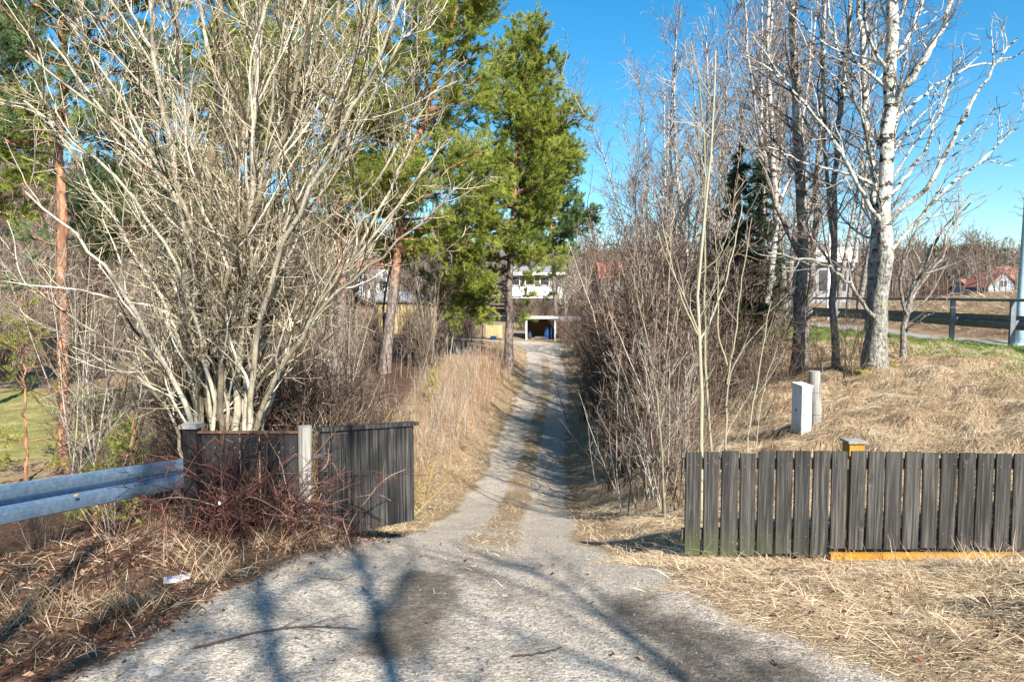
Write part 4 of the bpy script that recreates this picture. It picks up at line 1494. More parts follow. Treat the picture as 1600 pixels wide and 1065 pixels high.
SPA = [dict(per_m=3.0, t0=.12, ang=(20, 50), lf=(.12, .32), lt=.45, rr=.45, rmin=.009, K=6, sides=3, wob=.11, up=.07),
       dict(per_m=4.2, t0=.12, ang=(25, 60), lf=(.3, .6), lt=.4, rr=.6, rmin=.0075, K=4, sides=3, wob=.14, up=.05, lmin=.2),
       dict(per_m=4.0, t0=.1, ang=(30, 65), lf=(.3, .6), lt=.3, rr=.7, rmin=.006, K=3, sides=3, wob=.15, up=.03, lmin=.15, nmax=7000)]
alders = [bare_proto('thicket_tree', 'tree', 6.5, .035, n, SPA, mm, mm, .3, 12, 5, .13, 0, .05) for n, mm in ((6, 'brown'), (5, 'purple'), (7, 'brown'), (4, 'pale'))]
SPS = [dict(per_m=3.2, t0=.15, ang=(20, 60), lf=(.2, .5), lt=.4, rr=.55, rmin=.006, K=5, sides=3, wob=.14, up=.06),
       dict(per_m=5.5, t0=.1, ang=(25, 65), lf=(.3, .6), lt=.3, rr=.7, rmin=.0045, K=3, sides=3, wob=.16, up=.05, lmin=.12, nmax=5200)]
shrubs_b = [bare_proto('thicket_shrub', 'shrub', 3.2, .022, 12, SPS, 'brown', 'brown', .22, 9, 5, .28, 1, .08) for _ in range(3)]
shrubs_p = [bare_proto('thicket_shrub', 'shrub', 3.4, .022, 12, SPS, 'purple', 'purple', .22, 9, 5, .24, 1, .08) for _ in range(3)]
SPD = [dict(per_m=3.6, t0=.12, ang=(20, 60), lf=(.2, .5), lt=.4, rr=.55, rmin=.009, K=5, sides=3, wob=.14, up=.06),
       dict(per_m=6, t0=.1, ang=(25, 65), lf=(.3, .6), lt=.3, rr=.7, rmin=.0075, K=3, sides=3, wob=.16, up=.05, lmin=.12, nmax=9000)]
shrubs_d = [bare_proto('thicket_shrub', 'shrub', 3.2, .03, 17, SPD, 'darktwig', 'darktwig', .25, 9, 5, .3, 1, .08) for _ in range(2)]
willow = bare_proto('thicket_shrub', 'shrub', 3.0, .018, 14, SPS, 'yellowtwig', 'yellowtwig', .25, 9, 5, .35, 1, .08)
SPW = [dict(per_m=2.4, t0=.25, ang=(15, 45), lf=(.12, .35), lt=.5, rr=.55, rmin=.0055, K=4, sides=3, wob=.08, up=.06),
       dict(per_m=2.5, t0=.2, ang=(20, 50), lf=(.3, .6), lt=.3, rr=.7, rmin=.0045, K=3, sides=3, wob=.1, up=.05, lmin=.1)]
whips_p = [bare_proto('whip_sapling', 'sapling', 3.0, .016, 3, SPW, 'pale', 'pale', .18, 9, 5, .14, 1, .05) for _ in range(3)]
SPT = [dict(per_m=2.2, t0=.25, ang=(25, 55), lf=(.14, .34), lt=.45, rr=.45, rmin=.022, K=6, sides=4, wob=.13, up=.05),
       dict(per_m=2.6, t0=.15, ang=(25, 60), lf=(.3, .6), lt=.4, rr=.6, rmin=.017, K=4, sides=3, wob=.14, up=.04, lmin=.3),
       dict(per_m=2.4, t0=.1, ang=(30, 65), lf=(.3, .6), lt=.3, rr=.7, rmin=.013, K=3, sides=3, wob=.15, up=.03, lmin=.2, nmax=5000)]
bare = [bare_proto('bare_tree', 'tree', h, .12, n, SPT, mm, mm, .25, 12, 6, .12, 0, .05) for h, n, mm in ((11, 1, 'purple'), (10, 3, 'brown'), (9, 2, 'pale'))]

used = set()


def place(pr, x, y, rz, sc, label, group, sink=.0):
    root, kids = pr
    loc = (x, y, gz(x, y) - sink)
    if id(root) not in used:
        used.add(id(root))
        root.location = [float(k) for k in loc]
        root.rotation_euler = (0, 0, rz)
        root.scale = (sc, sc, sc)
        tag(root, label, None, group)
        return root
    return dup(root, kids, loc, rz, sc, label, group)


rr = random.Random(5)
# birch stand on the right bank
for px, Y, s_ in ((1008, 34, .84), (1016, 42, 1.0), (1026, 30, .98), (1042, 33, 1.1), (1062, 25, .95), (1085, 29, 1.08), (1104, 36, 1.15), (1124, 23, .95), (1146, 30, 1.1), (1178, 24, .98), (1222, 27, 1.05), (1262, 24, 1.0), (1330, 26, 1.05),
                  (1034, 46, 1.1), (1058, 24, .8), (1095, 24, .9), (1135, 38, 1.1), (1192, 30, 1.0), (1238, 32, 1.1), (1310, 30, 1.0)):
    x = (px - 800) / FPX * Y
    place(rr.choice(birches), x, Y, rr.uniform(0, 6.3), s_, 'tall white stemmed leafless birch in the stand above the right side of the driveway', 'birches in the stand right of the driveway', .05)

for x, Y, s_ in ((2.5, 12.2, .85), (2.9, 13.6, .95), (2.6, 15.0, .9), (3.3, 16.4, 1.0), (3.1, 19, 1.0), (3.6, 22, 1.0), (3.9, 15.2, 1.0), (4.6, 18.6, 1.0), (5.2, 23.6, 1.0)):
    place(rr.choice(alders), x, Y, rr.uniform(0, 6.3), s_, 'slim leafless tree rising out of the thicket right of the driveway', 'thin trees in the right thicket', .05)
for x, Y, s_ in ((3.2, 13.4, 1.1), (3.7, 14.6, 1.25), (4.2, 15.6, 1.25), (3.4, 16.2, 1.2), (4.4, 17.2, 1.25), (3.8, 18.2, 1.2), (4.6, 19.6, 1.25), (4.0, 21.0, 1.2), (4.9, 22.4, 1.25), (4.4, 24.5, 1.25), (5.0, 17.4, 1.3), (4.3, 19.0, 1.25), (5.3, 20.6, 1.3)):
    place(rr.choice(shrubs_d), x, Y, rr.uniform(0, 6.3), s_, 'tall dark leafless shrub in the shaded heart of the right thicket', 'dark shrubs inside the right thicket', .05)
# taller thin trees rising out of the thickets on both sides
for k in range(30):
    Y = 13 + 42 * rr.random() ** 1.2
    e = float(np.interp(Y, _by, _br))
    x = e + 1.3 + rr.random() * min(6.0, 1.5 + Y * .2)
    px = 800 + x / Y * FPX
    if x > 9.4 or px > 1215 or px < 905 or (1115 < px < 1205 and Y < 21):
        continue
    place(rr.choice(alders), x, Y, rr.uniform(0, 6.3), rr.uniform(.45, .7) if px < 1000 else rr.uniform(.6, .9), 'slim leafless tree rising out of the thicket right of the driveway', 'thin trees in the right thicket', .05)
for k in range(70):
    Y = 13 + 34 * rr.random()
    x = -Y * rr.uniform(.10, .80)
    if x > float(np.interp(Y, _by, _bl)) - 3.5 or (x < -10 and Y < 31) or abs(x / Y + .1875) < .035:
        continue
    place(rr.choice(alders), x, Y, rr.uniform(0, 6.3), rr.uniform(.6, 1.0), 'slim leafless tree in the brushwood left of the driveway', 'thin trees in the left brushwood', .05)
# thicket right of the drive
k = 0
while k < 110:
    Y = 8.6 + 44 * rr.random() ** 1.5
    e = float(np.interp(Y, _by, _br))
    x = e + rr.uniform(.45, 1.0) + rr.random() ** .8 * min(6.0, 1.5 + Y * .22)
    px = 800 + x / Y * FPX
    if Y < 12 and px > 1090 or x > 9.4 or (px > 1205 and Y < 30):
        continue
    nearfac = .62 if Y < 13 else (.8 if Y < 20 else 1.0)
    place(rr.choice(shrubs_p if rr.random() < .65 else shrubs_b), x, Y, rr.uniform(0, 6.3), rr.uniform(.75, 1.15) * nearfac, 'leafless dark brown shrub in the dense thicket along the right side of the driveway', 'shrubs in the thicket right of the driveway', .05)
    k += 1
for k in range(64):
    Y = 9.5 + 22 * rr.random() ** 1.4
    e = float(np.interp(Y, _by, _br))
    x = e + .7 + rr.random() * min(4.0, 1.2 + Y * .14)
    if 800 + x / Y * FPX > 1100:
        continue
    place(rr.choice(whips_p), x, Y, rr.uniform(0, 6.3), rr.uniform(.75, 1.3), 'thin pale upright sapling at the edge of the right thicket', 'pale saplings in the right thicket', .03)
# shrubs in the grass bank between birches
for px, py, s_ in ((1205, 560, .55), (1230, 600, .4), (1280, 590, .45), (1325, 590, .45), (1185, 610, .5), (1165, 640, .45), (1340, 560, .4), (1400, 500, .5), (1225, 520, .6)):
    c = gpt(px, py)
    place(rr.choice(shrubs_b), c[0], c[1], rr.uniform(0, 6.3), s_, 'low leafless brown shrub among the trunks on the grass bank', 'low shrubs on the grass bank', .03)

# left side: whips and shrubs between drive and trees
for k in range(120):
    Y = 9.6 + 34 * rr.random() ** 1.4
    e = float(np.interp(Y, _by, _bl))
    x = e - .9 - rr.random() * min(4.5, 1.6 + Y * .12)
    place(rr.choice(whips_p), x, Y, rr.uniform(0, 6.3), rr.uniform(.5, .85), 'thin pale tan sapling in the thicket along the left side of the driveway', 'saplings left of the driveway', .03)
for k in range(84):
    Y = 10.5 + 34 * rr.random() ** 1.3
    e = float(np.interp(Y, _by, _bl))
    x = e - 3.0 - rr.random() * (6 + Y * .42)
    if x < -10.5 and Y < 31:
        if rr.random() < .8 or Y > 14:
            continue
    s_ = rr.uniform(.6, 1.05) * (.65 if Y < 14 else 1)
    place(rr.choice(shrubs_b), x, Y, rr.uniform(0, 6.3), s_, 'leafless brown shrub in the undergrowth left of the driveway', 'shrubs in the undergrowth left of the driveway', .05)
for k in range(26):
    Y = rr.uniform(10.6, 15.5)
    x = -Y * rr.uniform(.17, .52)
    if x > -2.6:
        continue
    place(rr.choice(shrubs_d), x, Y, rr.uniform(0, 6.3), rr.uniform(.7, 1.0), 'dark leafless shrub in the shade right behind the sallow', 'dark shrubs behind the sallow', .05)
for px, Y, s_ in ((505, 10.2, .6), (560, 10.8, .62), (610, 11.4, .6), (640, 12.4, .55), (580, 12.5, .7)):
    place(willow, (px - 800) / FPX * Y, Y, rr.uniform(0, 6.3), s_, 'low shrub with yellowish twigs behind the open gate leaf', 'yellow twigged shrubs behind the gate', .05)
for k in range(17):
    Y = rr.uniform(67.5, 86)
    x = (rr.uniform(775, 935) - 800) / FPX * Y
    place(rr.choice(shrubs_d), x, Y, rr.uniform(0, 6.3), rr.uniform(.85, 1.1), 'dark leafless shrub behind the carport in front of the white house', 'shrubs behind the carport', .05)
for k in range(14):
    Y = rr.uniform(57, 63.5)
    x = (rr.uniform(882, 950) - 800) / FPX * Y
    place(rr.choice(shrubs_p), x, Y, rr.uniform(0, 6.3), rr.uniform(.7, 1.1), 'leafless dark brown shrub in the dense thicket along the right side of the driveway', 'shrubs in the thicket right of the driveway', .05)
for k in range(12):
    Y = rr.uniform(50, 64)
    x = (rr.uniform(540, 745) - 800) / FPX * Y
    place(rr.choice(shrubs_b), x, Y, rr.uniform(0, 6.3), rr.uniform(.7, 1.1), 'leafless brown shrub in front of the yellow barn', 'shrubs before the yellow barn', .05)
# back of the lawn and low wood behind it
for k in range(40):
    Y = rr.uniform(31.5, 52)
    x = -Y * rr.uniform(.25, .85)
    place(rr.choice(shrubs_b), x, Y, rr.uniform(0, 6.3), rr.uniform(1.0, 1.5), 'leafless brown shrub at the far edge of the lawn', 'shrubs behind the lawn', .05)
for k in range(85):
    Y = rr.uniform(38, 98)
    x = -Y * rr.uniform(.08, .84)
    if abs(x / Y + .02) < .07:
        continue
    place(rr.choice(bare), x, Y, rr.uniform(0, 6.3), rr.uniform(.7, 1.15), 'leafless grey-brown tree in the wood behind the sallow and pines', 'bare trees in the wood at left', .1)
for k in range(50):
    Y = rr.uniform(68, 105)
    x = Y * rr.uniform(.055, .36)
    place(rr.choice(bare), x, Y, rr.uniform(0, 6.3), rr.uniform(.65, 1.15), 'leafless pale grey tree behind the thicket at the end of the driveway', 'bare trees beyond the thicket', .1)
for k in range(44):
    Y = rr.uniform(48, 100)
    x = Y * rr.uniform(.40, .80)
    place(rr.choice(bare), x, Y, rr.uniform(0, 6.3), rr.uniform(.5, .9), 'leafless brown tree beyond the road embankment at right', 'bare trees beyond the embankment', .1)
# trees behind the viewer that throw the streaks of shade over the apron
shade = bare_proto('bare_tree', 'tree', 17, .2, 1, [dict(per_m=3.2, t0=.25, ang=(25, 55), lf=(.14, .34), lt=.45, rr=.45, rmin=.03, K=6, sides=5, wob=.13, up=.05),
       dict(per_m=2.3, t0=.15, ang=(25, 60), lf=(.3, .6), lt=.4, rr=.6, rmin=.015, K=4, sides=4, wob=.14, up=.04, lmin=.3)], 'brown', 'brown', .05, 12, 8, .03, 0, .03)
for x, y, s_ in ((.2, -5.0, .9), (-.7, -5.2, .9), (1.2, -5.0, .95), (2.15, -4.8, .8), (2.6, -5.3, .85), (3.4, -5.1, .62), (-1.7, -5.4, .9), (1.0, -7.5, 1.1)):
    place(shade, x, y, rr.uniform(0, 6.3), s_, 'leafless roadside tree shading the gravel apron', 'roadside trees behind the viewer', .1)


# ------------------------------------------------------------------ conifers
def tufts(g, pos, d, n_per, ln, wd, rnd, mi=1, spread=1.0):
    N = len(pos)
    dirs = unit(d[:, None, :] * .9 + spread * R.standard_normal((N, n_per, 3)))
    L_ = ln * R.uniform(.6, 1.15, (N, n_per, 1))
    st = pos[:, None, :] - d[:, None, :] * (R.random((N, n_per, 1)) * ln * 1.2)
    sd = unit(np.cross(dirs, R.standard_normal((N, n_per, 3)))) * wd / 2
    V = np.stack([st - sd, st + sd, st + dirs * L_], 2)
    n = N * n_per
    g.add(V.reshape(-1, 3), None, np.arange(3 * n).reshape(-1, 3), np.repeat(np.clip(np.repeat(rnd, n_per) + .12 * R.standard_normal(n), 0, 1), 3), mi)


def pine(name, label, base, top, rbase, crown0, rfun, nb, mneedle, ntuft=18, ln=.16, wd=.016, change=4.0, dens=1.0, mids=None, group=None, low=None, up0=.1, tipr=.03):
    base = np.array(base, float)
    base[2] = gz(base[0], base[1]) - .1
    root = thing(name, base, label, 'tree', group)
    H = top[2] - base[2]
    gt, gc = Geo(), Geo()
    pts = [base] + [np.array(m_) for m_ in (mids or [])] + [np.array(top)]
    P_, rd = lines_to([pts], 26, [rbase], [tipr], .03)
    rd[0] *= 1 + .35 * np.exp(-np.linspace(0, 1, 27) * 30)
    gt.tubes(P_, rd, 12, [.5])
    # boughs
    t = np.sort(crown0 + (1 - crown0) * R.random(nb) ** .95)
    t = np.round(t * 34) / 34 + .012 * R.standard_normal(nb)
    t = np.clip(t, .05, .995)
    if low is not None:
        t = np.r_[t, [q[0] for q in low]]
    f = t * 26
    i = np.minimum(f.astype(int), 25)
    u = (f - i)[:, None]
    st = P_[0, i] * (1 - u) + P_[0, i + 1] * u
    rp = rd[0, i]
    az = R.uniform(0, 2 * PI, len(t))
    L_ = np.array([rfun((q - crown0) / (1 - crown0)) for q in np.clip(t, crown0, 1)]) * R.uniform(.55, 1.1, len(t))
    el = up0 + .75 * np.clip((t - crown0) / (1 - crown0), 0, 1) ** 1.5 + .12 * R.standard_normal(len(t))
    if low is not None:
        for k, q in enumerate(low):
            az[nb + k] = rad(q[1])
            L_[nb + k] = q[2]
            el[nb + k] = q[3]
    d = np.stack([np.cos(az) * np.cos(el), np.sin(az) * np.cos(el), np.sin(el)], 1)
    B, br = grow(st, d, L_, np.minimum(rp * .5, .012 + .014 * L_), np.full(len(t), .01), 8, .09, .03)
    gt.tubes(B, br, 5, R.random(len(t)))
    p, d2, l2, r2, par = spawn(B, br, 6.5 * dens, .2, 1.0, (25, 65), (.18, .46), .3, .6, .007, lmin=.25, lmax=1.5, flat=.55)
    B2, br2 = grow(p, d2, l2, r2, np.full(len(p), .005), 5, .10, .05)
    gc.tubes(B2, br2, 3, R.random(len(p)) * .4 + .2, 0)
    p3, d3, l3, r3, par3 = spawn(B2, br2, 7.0 * dens, .15, 1.0, (20, 60), (.25, .6), .3, .8, .005, lmin=.12, lmax=.5, flat=.7)
    B3, br3 = grow(p3, d3, l3, r3, np.full(len(p3), .004), 2, .1, .10)
    gc.tubes(B3, br3, 3, R.random(len(p3)) * .4 + .2, 0)
    ends = np.concatenate([B3[:, -1], B2[:, -1], B[:, -1], B3[:, 1]])
    dirs = unit(np.concatenate([B3[:, -1] - B3[:, -2], B2[:, -1] - B2[:, -2], B[:, -1] - B[:, -2], B3[:, 1] - B3[:, 0]]))
    tone = np.clip(.5 + .5 * (vnoise(ends[:, 0] + ends[:, 2], ends[:, 1] - ends[:, 2], .9, 41) - .5) * 1.4 + .1 * R.standard_normal(len(ends)), 0, 1)
    tufts(gc, ends, dirs, ntuft, ln, wd, tone, 1, .55)
    tr = gt.build('trunk', 'pinebark', root, base, smooth=True)
    tr['bark_change'] = float(change)
    cr = gc.build('crown', ['brown', mneedle], root, base, smooth=False)
    return root, [tr, cr]


def scots(w):
    return lambda t: w * (np.interp(t, [0, .15, .4, .7, .9, 1], [.7, 1.0, .95, .7, .4, .15]))


# main pine in the middle
b = at(795, 572, 40)
pine('pine_tree', 'tall green pine whose grey trunk stands just left of the driveway bend', b, at(832, 30, 40), .27, .27, lambda t: 4.5 * np.interp(t, [0, .12, .3, .5, .75, .92, 1], [.38, .62, .95, .95, .7, .4, .15]), 140, 'needle', 32, .19, .019, 10.5, .95,
     mids=[at(795, 480, 40), at(798, 400, 40), at(808, 220, 40)], low=[(.20, 180, 4.2, -.15), (.24, 200, 3.8, -.1), (.22, 165, 3.2, -.15), (.22, 5, 2.4, -.1), (.27, -10, 2.9, .05), (.26, 190, 3.2, -.05), (.17, 185, 2.4, -.2), (.17, 0, 1.6, -.2), (.3, 170, 4.0, 0), (.19, 170, 3.4, -.2), (.21, 190, 4.4, -.12), (.23, 215, 4.2, -.15), (.25, 235, 3.6, -.1), (.33, 178, 4.6, 0), (.36, 190, 4.4, 0), (.39, 172, 4.4, .05), (.27, 186, 4.6, -.05), (.34, 160, 4.2, 0), (.26, 150, 4.0, -.1), (.29, 200, 4.6, -.05), (.32, 10, 3.3, .1)])
pine('pine_tree', 'tallest yellow-green pine, its orange trunk leaning right, left of the driveway pine', at(600, 540, 33), at(768, -200, 35), .26, .22, scots(4.6), 150, 'needle', 28, .18, .017, 5.5, .95,
     mids=[at(612, 480, 33), at(632, 280, 33.4), at(690, 100, 34)], low=[(.26, 0, 4.4, .0), (.30, 15, 4.6, .05), (.34, -12, 4.8, .05), (.38, 5, 4.6, .1), (.28, 350, 3.8, 0), (.42, 0, 4.6, .1), (.36, 25, 4.4, .05), (.24, 8, 3.6, -.05)])
pine('pine_tree', 'pine with reddish trunk seen through the right half of the sallow branches', at(530, 540, 31), at(470, -150, 31), .24, .34, scots(4.4), 120, 'needle', 24, .19, .018, 5.0, .95,
     mids=[at(535, 450, 31), at(520, 250, 31)])
pine('pine_tree', 'bluish green pine standing behind the driveway pine, lower and to its right', at(870, 540, 72), at(850, 160, 72), .24, .34, scots(4.6), 150, 'needleblue', 24, .24, .03, 8, 1.0)
pine('pine_tree', 'slender pine with bright orange trunk at the far left beside the lawn', at(101, 715, 16), at(96, -140, 16), .145, .58, scots(2.9), 62, 'needleblue', 18, .16, .015, .6, 1.0,
     mids=[at(97, 500, 16), at(95, 250, 16)], tipr=.05, low=[(.42, 150, 2.0, .2), (.33, 175, 1.6, .1)])
pine('pine_tree', 'dark green pine glimpsed behind the left branches of the sallow', at(215, 560, 36), at(235, 60, 36), .24, .34, scots(4.4), 110, 'needleblue', 22, .2, .02, 6, 1)
pine('pine_tree', 'dense pine filling the gap at the top left corner', at(-60, 640, 24), at(-30, -120, 24), .22, .42, scots(3.6), 100, 'needle', 24, .18, .014, 5, 1.0)
pine('pine_tree', 'pine behind the top of the sallow between the dark pine and the reddish trunked pine', at(360, 560, 40), at(380, -60, 40), .24, .4, scots(4.2), 105, 'needle', 22, .2, .022, 6, 1)
# little pines by the lawn
for px, Y, h, lb in ((135, 11.5, 1.5, 'young feathery pine behind the guard rail'), (195, 12.5, 2.0, 'young light green pine behind the guard rail nearest the black fence'), (30, 15, 4.2, 'young pine at the left edge in front of the brown wood'), (672, 27, 1.2, 'small green pine in the dry stems left of the driveway')):
    x = (px - 800) / FPX * Y
    z = gz(x, Y)
    pine('young_pine', lb, (x, Y, z), (x + .1, Y, z + h), .035, .1, lambda t, h=h: h * .42 * (1.05 - t), 22, 'needle', 12, .11, .009, 0, 1.3, tipr=.008)


def spruce(label, base, H, w):
    base = np.array(base, float)
    base[2] = gz(base[0], base[1]) - .05
    root = thing('spruce_tree', base, label, 'tree')
    gt, gc = Geo(), Geo()
    P_, rd = lines_to([[base, base + [0, 0, H]]], 14, [.14], [.015], .01)
    gt.tubes(P_, rd, 8, [.4])
    n = 150
    t = R.random(n) * .93 + .05
    st = base + np.c_[np.zeros((n, 2)), t * H]
    az = R.uniform(0, 2 * PI, n)
    L_ = w * (1.02 - t) * R.uniform(.75, 1.1, n) + .1
    d = np.stack([np.cos(az), np.sin(az), np.full(n, -.12)], 1)
    B, br = grow(st, d, L_, np.full(n, .02), np.full(n, .006), 5, .05, -.02)
    gt.tubes(B, br, 4, R.random(n))
    p, d2, l2, r2, _ = spawn(B, br, 9, .15, 1, (35, 60), (.2, .4), .5, .7, .006, lmin=.12, flat=.35)
    B2, br2 = grow(p, d2, l2, r2, np.full(len(p), .004), 3, .06, -.04)
    gc.tubes(B2, br2, 3, R.random(len(p)) * .4, 0)
    e = np.concatenate([B2[:, -1], B2[:, 2], B2[:, 1], B[:, -1], B[:, 3]])
    dd_ = unit(np.concatenate([B2[:, -1] - B2[:, -2], B2[:, 2] - B2[:, 1], B2[:, 1] - B2[:, 0], B[:, -1] - B[:, -2], B[:, 3] - B[:, 2]]))
    tufts(gc, e, dd_, 14, .14, .02, R.random(len(e)), 1, .7)
    gt.build('trunk', 'pinebark', root, base, smooth=True)['bark_change'] = 30.0
    gc.build('crown', ['brown', 'spruce'], root, base)


x = (1150 - 800) / FPX * 16.5
spruce('dark narrow spruce among the birches right of the driveway', (x, 16.5, 0), 5.9, 1.15)
x = (1186 - 800) / FPX * 20.5
spruce('second dark spruce, farther back behind the birches', (x, 20.5, 0), 6.3, 1.3)

# ------------------------------------------------------------------ brambles, fallen branch, twigs
def bramble(label, x, y, n, L0, mat_='red'):
    z = gz(x, y)
    root = thing('bramble', (x, y, z), label, 'bramble', 'brambles around the black fence')
    gt, gc = Geo(), Geo()
    st = np.c_[x + .16 * R.standard_normal(n), y + .10 * R.standard_normal(n)]
    st = np.c_[st, height(st[:, 0], st[:, 1]) - .02]
    a = R.uniform(0, 2 * PI, n)
    d = np.stack([.55 * np.cos(a), .4 * np.sin(a) - .15, R.uniform(.8, 2.0, n)], 1)
    P_, rd = grow(st, d, L0 * R.uniform(.5, 1.2, n), np.full(n, .0058), np.full(n, .003), 12, .10, -.115)
    gz_ = height(P_[..., 0], P_[..., 1]) + .01
    P_[..., 2] = np.maximum(P_[..., 2], gz_)
    P_c, rd_c = P_, rd
    gt.tubes(P_, rd, 5, R.random(n))
    p, d2, l2, r2, _ = spawn(P_, rd, 9, .1, 1, (30, 75), (.1, .35), .3, .7, .0032)
    B, br = grow(p, d2, l2, r2, np.full(len(p), .0018), 5, .14, -.04)
    gc.tubes(B, br, 3, R.random(len(p)))
    p, d2, l2, r2, _ = spawn(B, br, 9, .1, 1, (30, 75), (.2, .5), .3, .7, .0022, lmin=.03)
    B, br = grow(p, d2, l2, r2, np.full(len(p), .0015), 3, .15, 0)
    gc.tubes(B, br, 3, R.random(len(p)))
    if n <= 4:
        for k in range(n):
            gk = Geo()
            gk.tubes(P_c[k:k + 1], rd_c[k:k + 1], 5, [R.random()])
            gk.build('cane', mat_, root, (x, y, z), smooth=True)
    else:
        gt.build('canes', mat_, root, (x, y, z), smooth=True)
    gc.build('crown', mat_, root, (x, y, z), smooth=True)


for i, (px, Y, n, L0) in enumerate(((300, 6.0, 9, .95), (318, 5.98, 12, 1.15), (340, 5.98, 12, 1.2), (370, 6.0, 12, 1.2), (400, 6.0, 13, 1.2), (430, 6.0, 13, 1.15), (462, 6.05, 12, 1.0), (490, 6.1, 9, .8), (520, 6.15, 6, .55), (350, 5.65, 12, .7), (410, 5.7, 12, .65), (310, 5.7, 10, .6), (460, 5.75, 10, .6))):
    bramble('dark red bramble clump tangled in front of the black board fence', (px - 800) / FPX * Y, Y, n, L0)
c = gpt(232, 925)
bramble('sparse red-brown shoots standing alone in the leaf litter near the flattened carton', c[0], c[1], 4, .55)


def ground_branch(name, label, pts, r0, sub=True, lift=.012, mat_='deadwood'):
    W_ = [gpt(*q) for q in pts]
    P_, rd = lines_to([W_], 14, [r0], [r0 * .3], .006)
    P_[..., 2] = height(P_[..., 0], P_[..., 1]) + lift
    g1 = Geo()
    g2 = g1
    g1.tubes(P_, rd, 6, [.3], cap=True)
    p, d, l, r_, _ = spawn(P_, rd, 9, .15, .95, (20, 55), (.12, .4), .2, .6, .002, flat=.1)
    r_ = np.maximum(r_, .0015)
    B, br = grow(p, d, l, r_, np.full(len(p), .0012), 5, .10, 0)
    B[..., 2] = np.maximum(height(B[..., 0], B[..., 1]) + .005, B[..., 2])
    g2.tubes(B, br, 4, R.random(len(p)) * .6)
    o = g1.build(name, mat_, None, P_[0, 0], smooth=True)
    o.location = [float(q) for q in P_[0, 0]]
    tag(o, label, 'branch')


ground_branch('fallen_branch', 'long thin dark fallen branch lying across the left of the gravel apron', [(303, 1015), (370, 998), (430, 985), (490, 980), (560, 985)], .007)
ground_branch('fallen_branch', 'short crooked dark twig lying in the middle of the gravel apron', [(800, 1028), (830, 1025), (858, 1020), (880, 1014)], .005)
ground_branch('fallen_branch', 'small dark twig on the gravel beside the straw at right', [(1207, 1035), (1214, 1042), (1226, 1046)], .004)
ground_branch('fallen_branch', 'pale stick lying on the straw under the right fence', [(1445, 965), (1500, 966), (1560, 964)], .004, mat_='pale')
ground_branch('fallen_branch', 'thin curved twig on the gravel left of the middle', [(500, 905), (530, 908), (545, 906)], .0035)

# flattened carton, scrap of paper, stones
c = gpt(277, 908)
ct = thing('flattened_carton', c + [0, 0, .012], 'crumpled silvery white flattened carton on the leaf litter', 'litter', rz=rad(24))
nx_, ny_ = 14, 6
uu, vv = np.meshgrid(np.linspace(-.085, .085, nx_), np.linspace(-.032, .032, ny_))
zz = .012 * vnoise(uu * 60, vv * 60, 1, 44) + .006 * np.abs(np.sin(uu * 60)) + .012
top = np.stack([uu, vv, zz], -1).reshape(-1, 3)
bot = top * [1, 1, 0] + [0, 0, -.004]
g = Geo()
id_ = np.arange(nx_ * ny_).reshape(ny_, nx_)
qt = np.stack([id_[:-1, :-1], id_[:-1, 1:], id_[1:, 1:], id_[1:, :-1]], -1).reshape(-1, 4)
ring = list(id_[0]) + list(id_[1:, -1]) + list(id_[-1, -2::-1]) + list(id_[-2:0:-1, 0])
N_ = nx_ * ny_
qs = [[ring[(k + 1) % len(ring)], ring[k], ring[k] + N_, ring[(k + 1) % len(ring)] + N_] for k in range(len(ring))]
g.add(np.r_[top, bot], np.r_[qt, qt[:, ::-1] + N_, np.array(qs)])
g.build('carton_body', 'alu', ct)
g = Geo()
g.add([[-.062, -.012, .034], [-.032, -.014, .034], [-.030, .004, .034], [-.058, .006, .034], [-.062, -.012, .031], [-.032, -.014, .031], [-.030, .004, .031], [-.058, .006, .031]], [[0, 1, 2, 3], [7, 6, 5, 4], [0, 4, 5, 1], [1, 5, 6, 2], [2, 6, 7, 3], [3, 7, 4, 0]])
g.build('printed_patch', 'carton_blue', ct)
sp = at(343, 786, 5.85)
g = Geo()
V = ICO * [.014, .008, .022] * (1 + .3 * R.standard_normal((12, 1)))
g.add(V + sp, None, ICF)
o = g.build('paper_scrap', 'white', origin=sp)
o.location = sp
tag(o, 'small crumpled white scrap caught in the brambles before the black fence', 'litter')


def stone(label, c, s_, name='stone', m_='stone', cat='stone', group=None):
    g = Geo()
    sub = []
    V, F = ICO.copy(), ICF.copy()
    for _ in range(2):
        vl = list(map(tuple, V))
        mid = {}

        def mp(a, b_):
            k_ = (min(a, b_), max(a, b_))
            if k_ not in mid:
                m_v = (np.array(vl[a]) + np.array(vl[b_])) / 2
                vl.append(tuple(m_v / np.linalg.norm(m_v)))
                mid[k_] = len(vl) - 1
            return mid[k_]
        nf = []
        for a, b_, c_ in F:
            x1, x2, x3 = mp(a, b_), mp(b_, c_), mp(c_, a)
            nf += [[a, x1, x3], [x1, b_, x2], [x3, x2, c_], [x1, x2, x3]]
        V, F = np.array(vl), np.array(nf)
    dirs_ = R.standard_normal((14, 3))
    for dv in unit(dirs_):
        k_ = V @ dv
        cut = R.uniform(.6, .9)
        V = V - dv * np.maximum(k_ - cut, 0)[:, None]
    V = V + .04 * R.standard_normal(V.shape)
    g.add(V * s_, None, F)
    o = g.build(name, m_, smooth=False)
    o.location = [float(q) for q in (c[0], c[1], c[2] + s_[2] * .35)]
    o.rotation_euler = (0, 0, random.uniform(0, 6))
    return tag(o, label, cat, group)


